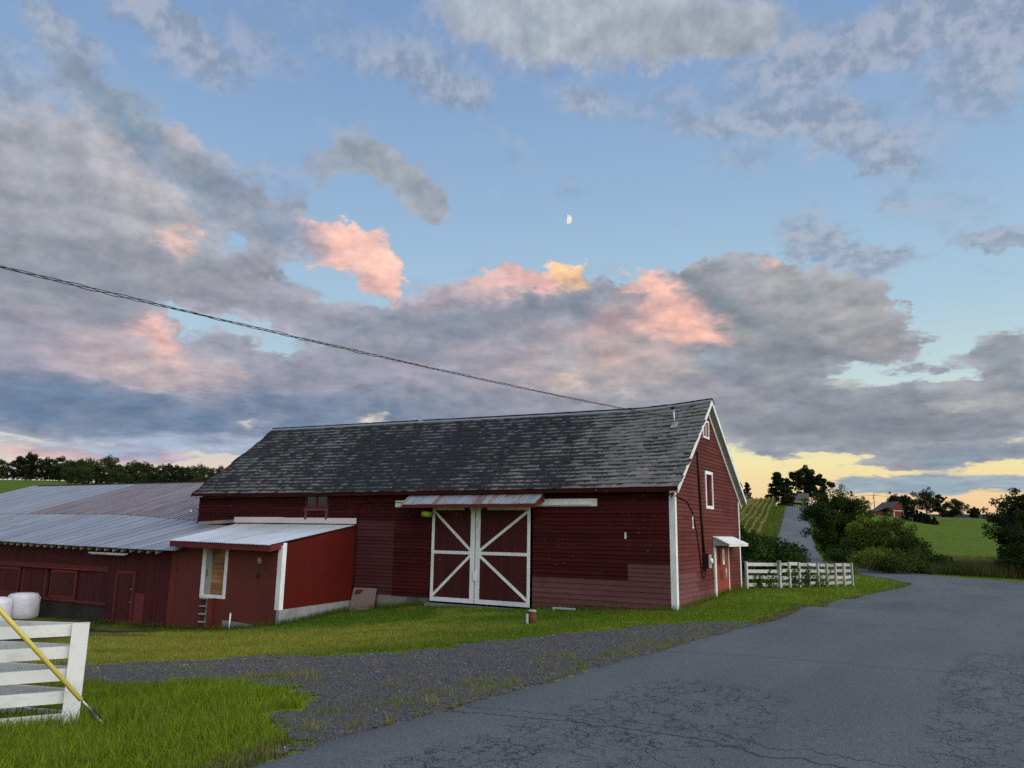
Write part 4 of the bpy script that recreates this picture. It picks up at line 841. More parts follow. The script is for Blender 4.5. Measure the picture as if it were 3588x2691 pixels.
# service pipes, meter box
sv = sub('meter_box', barn)
bx('case', BROWNP, sv, .03, .26, 2.92, 3.28, 1.26, 1.80); bx('cover', SOFFIT, sv, .26, .285, 2.94, 3.26, 1.29, 1.77)
MB().tube([(.285, 3.10, 1.55), (.36, 3.10, 1.55)], .085, 14).build('meter', WHITE, sv)
MB().tube([(.08, 2.62, 5.55), (.08, 2.70, 4.6), (.08, 2.86, 3.0), (.08, 3.02, 1.80)], .045, 10).build('service_pipe', BROWNP, gable)
MB().tube([(.05, .02, 3.78), (.05, .9, 3.68), (.05, 1.3, 3.62), (.05, 1.9, 3.25), (.05, 2.35, 2.5), (.05, 2.62, 1.6), (.05, 2.78, 1.05), (.08, 2.95, .92), (.1, 3.08, 1.02), (.1, 3.10, 1.27)], .022, 8).build('conduit', BROWNP, gable)
MB().tube([(-14.16, -.05, -.05), (-14.02, -.05, .3), (-14.03, -.05, 3.3), (-13.85, -.05, 3.60), (-13.2, -.06, 3.66), (-11.4, -.06, 3.60)], .022, 8).build('conduit', RED, front)
MB().tube([(-5.0, -.05, 3.82), (-3, -.05, 3.86), (-.1, -.05, 3.80)], .02, 8).build('conduit', RED, front)
# service mast through the slates
mst = sub('service_mast', barn); mb_ = np.array([-.62, 2.8, 6.58])
_t = (2.8-EAVE_F)/(RIDGE_W-EAVE_F); mb_ = roof_pt(.85, _t)+(0, 0, .02)
MB().tube([mb_-(0, 0, .1), mb_+(-.02, 0, .62)], .032, 10).build('pipe', STEEL, mst)
MB().tube([mb_+(-.02, 0, .62), mb_+(-.05, -.02, .70), mb_+(-.12, -.04, .68)], [.05, .06, .035], 10).build('weatherhead', BLACKR, mst)
MB().tube([mb_+(-.1, -.04, .67), mb_+(.12, -.1, .66), mb_+(.20, -.15, .45), mb_+(.13, -.15, .22), mb_+(-.02, -.14, .24)], .012, 6).build('drip_loop', BLACKR, mst)
MB().quadbox([tuple(mb_+np.array(v)) for v in ((-.12, -.16, -.12), (.14, -.16, -.12), (.14, .12, .12), (-.12, .12, .12), (-.12, -.16, -.10), (.14, -.16, -.10), (.14, .12, .14), (-.12, .12, .14))]).build('flashing', STEEL, mst)
MAST = bl(-(mb_[0]-.03), mb_[1]-.14, mb_[2]+.26)
# yard lamp on the far corner
yl = sub('yard_lamp', barn)
MB().tube([(-BL, -.05, 3.35), (-BL-.12, -.12, 3.42), (-BL-.3, -.2, 3.36)], .02, 8).build('arm', DARKW, yl); MB().lathe([(.03, .12), (.06, .08), (.11, 0), (.10, -.01)], 14, (-BL-.33, -.22, 3.24)).build('shade', STEEL, yl)

# ------------------------------------------------------------------ the lean-to in front of the barn
lt = empty('lean_to', bl(14.14, -4.05, -1.0), BROT, None, 'bright red lean-to with shiny new metal roof and boarded loft door', 'outbuilding')
def LX(x, y, z): return (x+14.14, y+4.05, z+1.0)          # barn frame -> lean-to frame
def lbox(name, mat, parent, x0, x1, y0, y1, z0, z1): a = LX(x0, y0, z0); b = LX(x1, y1, z1); return MB().box(a[0], b[0], a[1], b[1], a[2], b[2]).build(name, mat, parent)
def ltop(y): return np.interp(y, [-4.6, 0], [1.80, 2.66])
fw_ = sub('front_wall', lt); sw_ = sub('side_wall', lt)
x = -20.5
for xe in (-19.3, -18.66, -17.16, -16.0, -14.8, -14.2):
    if xe == -17.16:
        lbox('panel', REDL, fw_, x+.002, xe-.002, -4.05, -3.97, -1.75, -.28)
    else: lbox('panel', REDL, fw_, x+.002, xe-.002, -4.05, -3.97, -1.75 if x < -17.2 else np.interp(x, [-17.2, -14.2], [-1.2, -1.20]), 1.84)
    x = xe
lbox('pilaster', REDL, fw_, -20.62, -20.30, -4.09, -3.99, -1.8, 1.62)
y = -4.0
for ye in (-2.8, -1.6, -.4, -.03):
    P = [LX(-14.22, y+.001, -.54+(-.0)), LX(-14.14, y+.001, -.54), LX(-14.14, ye-.001, -.54), LX(-14.22, ye-.001, -.54), LX(-14.22, y+.001, ltop(y)-.03), LX(-14.14, y+.001, ltop(y)-.03), LX(-14.14, ye-.001, ltop(ye)-.03), LX(-14.22, ye-.001, ltop(ye)-.03)]
    P[2] = LX(-14.14, ye-.001, np.interp(ye, [-4, 0], [-.54, -.43])); P[3] = LX(-14.22, ye-.001, np.interp(ye, [-4, 0], [-.54, -.43]))
    MB().quadbox(P).build('panel', REDS, sw_); y = ye
lbox('corner_board', WHITE, fw_, -14.34, -14.11, -4.085, -4.052, -.54, 1.84); lbox('corner_board', WHITE, sw_, -14.138, -14.108, -4.050, -3.88, -.54, 1.94)
# concrete footing
MB().quadbox([LX(-17.2, -4.03, -2.0), LX(-14.10, -4.03, -2.0), LX(-14.10, -3.9, -2.0), LX(-17.2, -3.9, -2.0), LX(-17.2, -4.06, -1.10), LX(-14.6, -4.06, -1.19), LX(-14.6, -3.9, -1.19), LX(-17.2, -3.9, -1.10)]).build('footing', CONC, fw_)
MB().quadbox([LX(-14.24, -4.07, -2.0), LX(-14.09, -4.07, -2.0), LX(-14.09, -.02, -2.0), LX(-14.24, -.02, -2.0), LX(-14.24, -4.07, -.54), LX(-14.09, -4.07, -.54), LX(-14.09, -.02, -.43), LX(-14.24, -.02, -.43)]).build('footing', CONC, sw_)
lbox('footing', CONC, fw_, -20.3, -18.5, -4.07, -3.9, -2.2, -1.62)
# loft door
ld = sub('loft_door', lt)
lbox('frame', WHITE, ld, -18.66, -18.52, -4.09, -3.9, -.30, 1.72); lbox('frame', WHITE, ld, -17.30, -17.16, -4.09, -3.9, -.30, 1.72); lbox('frame', WHITE, ld, -18.52, -17.30, -4.09, -3.9, -.30, -.17); lbox('frame', WHITE, ld, -18.52, -17.30, -4.09, -3.9, 1.66, 1.76)
lbox('post', SOFFIT, ld, -18.50, -18.20, -4.02, -3.92, -.15, 1.66)
z = -.15
for k in range(9): lbox('plank', PLY, ld, -18.20, -17.32, -3.95+.004*(k % 2), -3.90, z+.006, z+.195); z += .201
MB().tube([LX(-18.38, -4.02, .55), LX(-18.34, -4.07, .55), LX(-18.34, -4.07, .78), LX(-18.38, -4.02, .78)], .015, 6).build('handle', BLACKR, ld)
# rungs below it
ladr = sub('ladder', lt)
lbox('back_board', DARKW, ladr, -18.44, -17.86, -4.062, -4.052, -1.66, -.30)
for k in range(5): lbox('rung', WOOD, ladr, -18.44, -17.88, -4.24, -4.062, -.34-.305*k, -.295-.305*k)
lbox('stile', WOOD, ladr, -18.22, -18.12, -4.10, -4.063, -1.60, -.34); lbox('side_board', REDL, ladr, -17.87, -17.83, -4.30, -4.052, -1.70, -.30)
# roof
lr = sub('roof', lt)
def lroof(u, v):                                           # u 0..1 right to left, v 0 front .. 1 wall
    l0 = 14.08-.02*v+.14*(1-v); l1 = 20.15+1.45*v; l = l0+(l1-l0)*u; zf = np.interp(u, [0, 1], [1.86, 1.93]); return np.array(LX(-l, -4.62*(1-v), zf+(2.68-zf)*v))
for k in range(7):
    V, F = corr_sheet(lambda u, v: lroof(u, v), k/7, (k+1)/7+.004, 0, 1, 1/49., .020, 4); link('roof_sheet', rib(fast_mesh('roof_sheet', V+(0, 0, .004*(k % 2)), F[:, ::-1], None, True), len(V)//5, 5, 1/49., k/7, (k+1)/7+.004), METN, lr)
MB().quadbox([lroof(1.0, 0)-(0, 0, .03), lroof(0, 0)-(0, 0, .03), lroof(0, .98)-(0, 0, .03), lroof(1, .98)-(0, 0, .03), lroof(1, 0)-(0, 0, .015), lroof(0, 0)-(0, 0, .015), lroof(0, .98)-(0, 0, .015), lroof(1, .98)-(0, 0, .015)]).build('roof_deck', DARKW, lr)
a, b = lroof(1, 0), lroof(0, 0)
MB().quadbox([a+(0, .02, -.24), b+(0, .02, -.24), b+(0, .05, -.24), a+(0, .05, -.24), a+(0, .02, -.03), b+(0, .02, -.03), b+(0, .05, -.03), a+(0, .05, -.03)]).build('fascia', REDT, lr)
c_ = lroof(0, .14)
MB().quadbox([b+(-.03, .05, -.24), b+(0, .05, -.24), c_+(0, 0, -.24), c_+(-.03, 0, -.24), b+(-.03, .05, -.03), b+(0, .05, -.03), c_+(0, 0, -.03), c_+(-.03, 0, -.03)]).build('fascia', REDT, lr)
def flash(x0, x1, z0, z1): lbox('flashing', PINKSKY, lr, x0, x1, -.06, -.027, z0, z1)
flash(-21.75, -18.4, 2.74, 3.00); flash(-18.39, -15.9, 2.735, 2.98); flash(-15.89, -14.08, 2.73, 2.97)
MB().quadbox([LX(-24.3, -.10, 2.62), LX(-21.75, -.10, 2.72), LX(-21.75, -.03, 2.72), LX(-24.3, -.03, 2.62), LX(-24.3, -.06, 2.76), LX(-21.75, -.06, 2.88), LX(-21.75, -.03, 2.88), LX(-24.3, -.03, 2.76)]).build('flashing', WOOD, lr)

# ------------------------------------------------------------------ the low cow shed with the rusty metal roof
sh = empty('cow_shed', bl(24, -4.0, -1.75), BROT, None, 'low maroon cow shed with streaked rusty corrugated metal roof and sliding wall panels', 'shed')
def SX(x, y, z): return (x+24, y+4.0, z+1.75)
def sbox(name, mat, parent, x0, x1, y0, y1, z0, z1): a = SX(x0, y0, z0); b = SX(x1, y1, z1); return MB().box(a[0], b[0], a[1], b[1], a[2], b[2]).build(name, mat, parent)
swf = sub('front_wall', sh); SY = -4.0
x = -20.62
while x > -40:
    wd = random.uniform(.125, .15); xn = x-wd; mid = .5*(x+xn)
    inpan = -36 < mid < -27.2
    if not (-29.86 < mid < -29.44):
        zb = -1.82 if mid > -24.95 else (-1.0)
        MB().box(*[SX(xn+.004, SY-.02-random.uniform(0, .006), zb)[0], SX(x-.002, 0, 0)[0]], SX(0, SY-.02-random.uniform(0, .006), 0)[1], SX(0, SY, 0)[1], zb+1.75, 1.62+1.75).build('board', REDM, swf)
    else:
        sbox('board', REDM, swf, xn+.004, x-.002, SY-.02, SY, .44, 1.62); sbox('board', REDM, swf, xn+.004, x-.002, SY-.02, SY, -1.05, -.9)
    x = xn
core = MB()
for (x0, x1, z0, z1) in ((-29.44, -20.4, -2.2, 1.6), (-53.4, -29.86, -2.4, 1.6), (-29.86, -29.44, -2.4, -.9), (-29.86, -29.44, .44, 1.6)):
    a = SX(x0, SY+.002, z0); b = SX(x1, SY+.10, z1); core.box(a[0], b[0], a[1], b[1], a[2], b[2])
core.build('sheathing', DARKW, swf)
STAIN = paint('mud_stained_wall', (.040, .032, .026), .1, (.018, .015, .012), .8, (.10, .10, .095), .4, .95, (5, 5, .7), 3., bmp=.01)
sbox('base_wall', STAIN, swf, -53, -24.95, SY-.05, SY-.004, -2.6, -1.01)
# sliding panels on their track
def spanel(x0, x1):
    p = sub('sliding_panel', sh); z0, z1 = -.86, .42; yy = SY-.085
    n = int(round((x1-x0)/.14))
    for k in range(n): sbox('board', REDM, p, x0+(x1-x0)*k/n+.002, x0+(x1-x0)*(k+1)/n-.002, yy+random.uniform(0, .004), yy+.022, z0, z1)
    for q in ((x0, x0+.12, z0, z1), (x1-.12, x1, z0, z1), (x0+.12, x1-.12, z1-.12, z1), (x0+.12, x1-.12, z0, z0+.12)): sbox('frame', REDT, p, q[0], q[1], yy-.022, yy-.001, q[2], q[3])
spanel(-29.42, -27.3); spanel(-34.3, -32.15); 
sbox('stop_board', REDT, swf, -29.98, -29.88, SY-.06, SY-.02, -.86, .42); sbox('stop_board', REDT, swf, -31.95, -31.82, SY-.06, SY-.02, -.86, .42)
sbox('track_board', REDT, swf, -37, -25.0, SY-.065, SY-.021, .44, .68); MB().tube([SX(-37, SY-.11, .49), SX(-25.95, SY-.11, .49)], .045, 10).build('track_rail', REDT, swf)
sbox('lower_board', REDT, swf, -37, -24.95, SY-.11, SY-.021, -1.0, -.87)
# plank door, patch, tube lamp
sd = sub('plank_door', sh)
for q in ((-24.42, -24.28, -1.72, .56), (-23.16, -23.02, -1.72, .56), (-24.28, -23.16, .42, .56)): sbox('frame', REDT, sd, q[0], q[1], SY-.06, SY-.021, q[2], q[3])
for k in range(8): sbox('plank', REDM, sd, -24.28+.14*k+.002, -24.28+.14*(k+1)-.002, SY-.045, SY-.028, -1.72, .42)
for zz in (-.25, -.8): MB().tube([SX(-23.30, SY-.06, zz), SX(-23.14, SY-.08, zz+.05)], .018, 6).build('latch', STEEL, sd)
sbox('patch_board', REDL, swf, -22.9, -22.28, SY-.05, SY-.027, -1.8, -.36)
lamp = sub('tube_lamp', sh)
sbox('housing', WHITE, lamp, -26.1, -23.37, -4.42, -4.28, 1.26, 1.32); MB().tube([SX(-26.0, -4.35, 1.24), SX(-23.5, -4.35, 1.24)], .028, 8).build('tube', WHITE, lamp)
for xx in (-25.6, -24.7, -23.8): MB().tube([SX(xx, -4.35, 1.30), SX(xx, -4.35, 1.50)], .006, 5).build('hanger', STEEL, lamp)
# roof
def szr(l, w):
    ev = np.interp(l, [19, 24, 30, 36, 54], [1.52, 1.55, 1.62, 1.72, 1.85]); b0 = np.interp(l, [19, 24.4, 31, 54], [2.50, 2.68, 3.02, 3.06]); rz = np.interp(l, [24, 34, 54], [5.22, 5.38, 5.46])
    return np.where(np.asarray(w) < 0, ev+(b0-ev)*(np.asarray(w)+4.62)/4.62, b0+(rz-b0)*np.asarray(w)/7.6)
sr = sub('roof', sh)
def srf(u, v): return SX(-u, v, float(szr(u, v)))
l = 19.75; k = 0
while l < 53.4:
    wd = .80; top = .42 if l > 24.5 else -.07
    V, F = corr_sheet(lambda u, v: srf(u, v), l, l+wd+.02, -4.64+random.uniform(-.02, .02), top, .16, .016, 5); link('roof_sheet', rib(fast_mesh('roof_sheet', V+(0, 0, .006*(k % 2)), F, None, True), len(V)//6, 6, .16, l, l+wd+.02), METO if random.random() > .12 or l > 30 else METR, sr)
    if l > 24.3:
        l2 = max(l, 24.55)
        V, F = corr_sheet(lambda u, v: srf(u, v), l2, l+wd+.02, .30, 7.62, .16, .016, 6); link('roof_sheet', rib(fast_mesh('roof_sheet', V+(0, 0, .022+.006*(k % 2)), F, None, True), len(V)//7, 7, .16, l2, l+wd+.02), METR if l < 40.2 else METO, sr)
    l += wd; k += 1
rcap = MB()
for a in np.linspace(24.6, 53, 15)[:-1]:
    b = a+2.03; P, Q = np.array(srf(a, 7.6)), np.array(srf(b, 7.6)); rcap.quadbox([Q+(0, -.2, -.03), P+(0, -.2, -.03), P+(0, .2, -.05), Q+(0, .2, -.05), Q+(0, -.2, .05), P+(0, -.2, .05), P+(0, .2, .05), Q+(0, .2, .05)])
rcap.build('ridge_cap', DARKW, sr)
bk = MB()
for a in np.linspace(24.6, 53.4, 13)[:-1]:
    b = a+2.4; bk.quadbox([np.array(SX(-q, w, z)) for q, w, z in ((b, 7.62, 5.30), (a, 7.62, 5.26), (a, 16, 2.0), (b, 16, 2.0), (b, 7.62, 5.36), (a, 7.62, 5.32), (a, 16, 2.06), (b, 16, 2.06))])
bk.build('back_roof', METO, sr)
dk = MB()
for a in np.linspace(20.3, 53.3, 23)[:-1]:
    b = a+1.5; dk.quadbox([np.array(SX(-q, w, float(szr(q, w))+dz)) for dz in (-.05, -.03) for q, w in ((b, -4.55), (a, -4.55), (a, -.1), (b, -.1))])
dk.build('roof_deck', DARKW, sr)
l = 21.0
while l < 37:
    z = float(szr(l, -4.6)); MB().quadbox([np.array(SX(-q, w, z+dz+(w+4.6)*.23)) for dz in (-.18, -.045) for q, w in ((l+.05, -4.58), (l, -4.58), (l, -4.03), (l+.05, -4.03))]).build('rafter_tail', WOOD, sr); l += random.choice((.58, .60, .62))
sbox('end_wall', REDM, sh, -53.5, -53.4, -4.0, 16, -3, 2.6); sbox('back_wall', REDM, sh, -53.4, -24.6, 15.9, 16, -3, 2.2)

# ------------------------------------------------------------------ helper: stand things on the ground
def ground_pt(px, py):
    x, y = gpix([(px, py)])[0]; return np.array([x, y, h1(x, y)])
# wrapped hay bales
BALE = material('bale_wrap', lambda T, p, pos, o: setp(T, p, col=T.mix(T.noise(T.map(pos, sc=(1, 1, 4)), 3, 5), (.50, .49, .52), (.70, .70, .74)), rough=.42, spec=.4, normal=bump(T, T.noise(T.map(pos, sc=(2, 2, .8)), 3, 3, .5), .03)))
def bale(px, py, r_, h_, lab, seed):
    p = ground_pt(px, py); b = empty('wrapped_bale', (p[0], p[1], p[2]-.03), seed, None, lab, 'hay bale', 'hay bales wrapped in white plastic')
    w_ = lambda a, z: .02*math.sin(3*a+seed)+.018*math.sin(7*a+z*3+seed*2)+.008*math.sin(17*a)
    body = MB().lathe([(r_*.86, 0), (r_*.97, .08), (r_*1.02, .3), (r_*1.03, h_*.55), (r_*1.0, h_*.8), (r_*.94, h_*.93), (r_*.80, h_)], 40, wob=w_).build('wrap', BALE, b)
    MB().lathe([(r_*.79, h_-.004), (r_*.5, h_+.03), (r_*.12, h_+.035)], 30, wob=w_).build('top_fold', BALE, b)
    MB().beam((r_*.97, -.12, .12), (r_*1.04, -.02, h_*.86), .05, .012, (1, 0, 0)).build('wrap_seam', BALE, b); return b
bale(74, 2166, .66, 1.14, 'white plastic wrapped hay bale standing against the cow shed wall', .4)
bale(-26, 2188, .66, 1.12, 'white plastic wrapped hay bale behind the yellow guy wire guard', 2.1)

# ------------------------------------------------------------------ white board fence at the corner of the lawn
VINYL = material('white_fence_paint', lambda T, p, pos, o: setp(T, p, col=T.mix(T.rng(T.noise(T.map(pos, sc=(1, 1, 3)), 3.1, 6, .7), .50, .72, 0, .55), T.mix(T.noise(pos, 2.2, 5, .6), (.62, .62, .60), (.72, .72, .71)), (.40, .42, .35)), rough=.55, spec=.3))
fp = ground_pt(244, 2540)
fence = empty('board_fence', (fp[0], fp[1], fp[2]), 0, None, 'white five board fence corner beside the yellow guy wire', 'fence')
u_ = np.array([-.90, -.44, 0]); u_ /= np.linalg.norm(u_); u2 = np.array([-.93, .36, 0]); u2 /= np.linalg.norm(u2)
fy = math.atan2(fp[0], fp[1])
def post(name, c, s, h, parent, mat, yaw=0):
    m_ = MB(); ca, sa = math.cos(yaw), math.sin(yaw); P = [(c[0]+ca*a-sa*b, c[1]+sa*a+ca*b) for a, b in ((-s, -s), (s, -s), (s, s), (-s, s))]
    return m_.quadbox([(*q, c[2]-.3) for q in P]+[(*q, c[2]+h) for q in P]).build(name, mat, parent)
post('post', (0, 0, 0), .082, 1.05, fence, VINYL, math.atan2(u_[1], u_[0]))
for dr, off, ln in ((u_, np.array([.0, -.02, 0]), 4.2), (u2, np.array([-.06, .05, 0]), 5.0)):
    for k in range(5):
        zc = .985-.230*k; a = off+dr*.04; e = off+dr*ln; zz = h1(*(fp[:2]+e[:2]))-fp[2]
        MB().beam((a[0], a[1], zc), (e[0], e[1], zc+zz*(.6)), .035, .124).build('rail', VINYL, fence)
    for q in (2.4, 4.6):
        if q < ln+.5: e = off+dr*min(q, ln); post('post', (e[0], e[1], h1(*(fp[:2]+e[:2]))-fp[2]), .07, 1.05, fence, VINYL, math.atan2(dr[1], dr[0]))

# ------------------------------------------------------------------ utility pole out of frame, guy wire and service cable
POLE = paint('pole_wood', (.10, .075, .055), .1, (.05, .04, .03), .6, None, 0, .9, (4, 4, .5), 4., rot=(0, 0, 0))
YEL = material('yellow_plastic', lambda T, p, pos, o: setp(T, p, col=T.mix(T.noise(pos, 8, 4), (.50, .40, .06), (.62, .52, .13)), rough=.45))
pp = np.array([-10.4, 7.2]); pz = h1(*pp)
pole = empty('utility_pole', (pp[0], pp[1], pz), 0, None, 'brown wooden utility pole holding the service cable and guy wire', 'utility pole')
MB().tube([(0, 0, -.3), (0, 0, 8.6)], [.16, .11], 14).build('shaft', POLE, pole); MB().tube([(-.1, 0, 7.9), (.35, .1, 7.9)], .03, 8).build('bracket', STEEL, pole)
ga = ground_pt(374, 2549)
guy = empty('guy_wire', (ga[0], ga[1], ga[2]), 0, None, 'slanting guy wire with yellow plastic guard in front of the white fence', 'guy wire')
def onray(px, py, dist_): d = ray(px, py); return EYE+d*(dist_/math.hypot(d[0], d[1]))-ga
gd0 = math.hypot(ga[0], ga[1])
p_low = onray(285, 2453, gd0-.05); p_hi = onray(0, 2138, gd0+.10)
dirg = (p_hi-p_low)/np.linalg.norm(p_hi-p_low)
MB().tube([p_low, p_low+dirg*2.4], [.024, .027], 12).build('guard', YEL, guy)
MB().tube([p_low-dirg*.02, p_low+dirg*7.0], .006, 6).build('wire', STEEL, guy)
rdv = p_low/np.linalg.norm(p_low)
MB().tube([p_low+dirg*.03, p_low-rdv*.18], .012, 8).tube([p_low+dirg*.03+(.012, 0, 0), p_low-rdv*.18+(.012, 0, 0)], .006, 6).build('grip', STEEL, guy)
MB().tube([p_low-rdv*.15+(.02, .01, .02), p_low-rdv*.20+(.035, .01, .0), p_low-rdv*.26+(.03, .01, .0), p_low-rdv*.24+(-.02, 0, -.03), p_low-rdv*.17+(-.02, 0, 0)], .014, 8).build('turnbuckle', DARKW, guy)
MB().tube([p_low-rdv*.24, rdv*-.06], .013, 8).build('anchor_rod', STEEL, guy)
# twisted triplex cable
cab = empty('service_cable', (pp[0], pp[1], pz+7.0), 0, None, 'black twisted service cable sagging across the sky to the barn roof', 'cable')
P0 = np.array([pp[0], pp[1], 0]); nrm = np.cross(MAST-np.array([pp[0], pp[1], MAST[2]]), (0, 0, 1.)); T0 = []
for px, py in ((0, 935), (324, 1010), (897, 1148), (1622, 1322), (2000, 1393), (2255, 1436)):
    d = ray(px, py); q = EYE+d*(((MAST-EYE)@nrm)/(d@nrm)); T0.append(q)
tt = [np.hypot(*(q[:2]-pp)) for q in T0]; tm = np.hypot(*(MAST[:2]-pp)); zz = [q[2] for q in T0]
cf_ = np.polyfit(tt+[tm], zz+[MAST[2]], 2, w=[1]*len(tt)+[3]); hd = (MAST[:2]-pp)/tm
s_ = np.linspace(.15, tm, 420)
for k in range(3):
    ph = s_*2*math.pi/1.15+k*2*math.pi/3; rr_ = .020+.012*np.sin(s_*1.7+.6)*np.sin(s_*.53+k); z_ = np.polyval(cf_, s_)
    pts = np.c_[hd[0]*s_-hd[1]*np.cos(ph)*rr_, hd[1]*s_+hd[0]*np.cos(ph)*rr_, z_+np.sin(ph)*rr_-(pz+7.0)]
    MB().tube(list(pts), .0068 if k else .006, 5).build('strand', BLACKR, cab)

# ------------------------------------------------------------------ weathered fence behind the barn
f0 = bl(-.03, 8.66, 0)[:2]; f1 = gpix([(2985, 2054)])[0]
wf = empty('ranch_fence', (f0[0], f0[1], h1(*f0)), 0, None, 'weathered four rail white ranch fence running from the barn corner', 'fence')
fdir = (f1-f0)/np.hypot(*(f1-f0)); fl_ = np.hypot(*(f1-f0)); fn = np.array([fdir[1], -fdir[0]])
posts = [0.25, 3.15, 4.7, 5.75, 6.75, 7.75, 8.75, 9.75, 10.75, fl_]
posts = [.25]+list(np.linspace(3.0, fl_, 9))
def fpt(s, off=0): q = f0+fdir*s+fn*off; return np.array([q[0]-f0[0], q[1]-f0[1], h1(*q)-h1(*f0)])
for i, s in enumerate(posts): post('post', fpt(s, .05), .075 if i in (1,) else .05, 1.17 if i != 1 else 1.24, wf, WHITEW, math.atan2(fdir[1], fdir[0]))
for r in range(4):
    for a, b in zip(posts[:-1], posts[1:]):
        zc = 1.08-.30*r; A, B = fpt(a), fpt(b); j1, j2 = random.uniform(-.03, .03), random.uniform(-.03, .03)
        MB().beam(A+(0, 0, zc+j1), B+(0, 0, zc+j2), .026, .145).build('rail', WHITEW, wf)
# short return of the same fence
for r in range(4):
    A = fpt(fl_); B = A+np.array([1.6, 4.5, -.15]); MB().beam(A+(0, 0, 1.08-.3*r), B+(0, 0, 1.08-.3*r), .026, .145).build('rail', WHITEW, wf)
post('post', fpt(fl_)+np.array([1.6, 4.5, -.15]), .05, 1.17, wf, WHITEW, 0)

# ------------------------------------------------------------------ small things around the barn
# camping-style bug lantern under the canopy
lan = empty('hanging_lantern', bl(10.07, -.45, 3.02), BROT, None, 'lime green lantern hanging under the tin canopy beside the sliding doors', 'lantern')
LIME = material('lime_plastic', lambda T, p, pos, o: setp(T, p, col=(.36, .52, .02), rough=.4))
MB().lathe([(.10, 0), (.19, .02), (.21, .07), (.21, .15), (.19, .20), (.10, .22)], 20).build('body', LIME, lan)
for k in range(3): MB().lathe([(.212, .05+.05*k), (.219, .06+.05*k), (.212, .07+.05*k)], 20).build('slot_band', BLACKR, lan)
MB().tube([(-.15, 0, .2), (0, 0, .46), (.15, 0, .2)], .008, 5).build('cord', BLACKR, lan)
# wind chime on the lean-to
wc = empty('wind_chime', bl(14.98, -4.42, .42), BROT, None, 'dark wind chime hanging from the lean-to fascia beside the white corner board', 'wind chime')
FLOWER = paint('chime_ornament', (.32, .27, .16), .3, (.08, .14, .06), .8, None, 0, .6)
orn = MB()
for k in range(7): a = k*2*math.pi/7; orn.beam((0, 0, .84), (.12*math.cos(a), .02, .84+.12*math.sin(a)), .05, .02)
orn.build('ornament', FLOWER, wc); MB().tube([(0, 0, .9), (0, 0, 1.23)], .005, 5).build('cord', BLACKR, wc)
for k, (a, ln) in enumerate(((0, .52), (2.1, .46), (4.2, .5))): MB().tube([(.055*math.cos(a), .055*math.sin(a), .68), (.055*math.cos(a), .055*math.sin(a), .68-ln)], .014, 8).build('chime', BLACKR, wc)
MB().lathe([(.02, 0), (.04, .02), (.04, .05), (.01, .07)], 10).build('clapper', BLACKR, wc); MB().tube([(0, 0, .05), (0, 0, .75)], .004, 5).build('cord', BLACKR, wc)
# white pipe stub at the footing
q = bl(16.56, -4.25, 0); qz = h1(q[0], q[1]); pv = empty('pipe_stub', (q[0], q[1], qz), 0, None, 'thin white pipe stub standing beside the lean-to footing', 'pipe')
MB().tube([(0, 0, -.1), (.02, 0, .60)], .03, 10).build('pipe', WHITE, pv); MB().tube([(.02, 0, .60), (.021, 0, .63)], .036, 10).build('cap', WHITE, pv)
# leaning sheet of plywood
q = bl(13.35, -.30, 0); pw = empty('plywood_sheet', (q[0], q[1], h1(q[0], q[1])), BROT, None, 'grey plywood sheet with a red paint smear leaning on the barn foundation', 'plywood')
MB().quadbox([(-.66, -.03, -.06), (.64, -.03, -.02), (.64, -.01, -.02), (-.66, -.01, -.06), (-.63, .20, .86), (.60, .20, .88), (.60, .22, .88), (-.63, .22, .86)]).build('sheet', PLYG, pw)
MB().quadbox([(-.50, .105, .60), (-.18, .105, .66), (-.18, .109, .66), (-.50, .109, .60), (-.46, .155, .78), (-.06, .155, .80), (-.06, .159, .80), (-.46, .159, .78)]).build('paint_smear', REDL, pw)
# rusty post stub with pale cap in the grass, and a white board by the wall
RUST = paint('rusty_iron', (.10, .032, .022), .1, (.045, .018, .014), .8, None, 0, .85, (1, 1, 1), 8., rot=(0, 0, 0))
q = ground_pt(1864, 2186); st = empty('post_stub', tuple(q), .3, None, 'short rusty iron post stub with pale cap in the grass before the barn doors', 'post')
MB().tube([(0, 0, -.1), (0, 0, .32)], [.115, .11], 16).build('stub', RUST, st); MB().lathe([(.125, .32), (.13, .345), (.09, .375)], 16).build('cap', WOOD, st)
MB().box(-.18, -.118, -.05, .03, 0, .27).build('side_plate', WHITEW, st)
q = bl(3.9, -.55, 0); wb = empty('white_board', (q[0], q[1], h1(q[0], q[1])+.05), BROT+.05, None, 'short white board lying in the grass below the faded clapboards', 'board')
MB().box(-.42, .42, -.06, .06, 0, .05).build('board', WHITEW, wb); MB().box(-.40, -.32, -.05, .05, -.12, 0).build('block', WOOD, wb)
# door emblem: painted oval landscape plate
em = MB(); pts = [(.0, .105*math.cos(a), .21*math.sin(a)) for a in np.linspace(0, 2*math.pi, 28, endpoint=False)]; em.prism(pts, (.008, 0, 0)); emo = em.build('emblem', None, gd); emo.location = (.165, 5.62, 1.02)
def m_emb(T, p, pos, o):
    tc = T.new('ShaderNodeTexCoord').outputs['Object']; s = T.new('ShaderNodeSeparateXYZ'); T.l.new(tc, s.inputs[0])
    setp(T, p, col=T.ramp(T.rng(s.outputs[2], -.21, .21, smooth=False), [(0, (.05, .06, .02)), (.08, (.22, .24, .04)), (.38, (.30, .27, .05)), (.44, (.10, .12, .07)), (.5, (.30, .38, .48)), (.9, (.46, .52, .58)), (1, (.05, .06, .02))]), rough=.6)
emo.data.materials.clear(); emo.data.materials.append(material('emblem_paint', m_emb))
nm = MB().box(.128, .131, 5.42, 5.50, 1.50, 1.80); nm.build('figure', DARKW, gd)

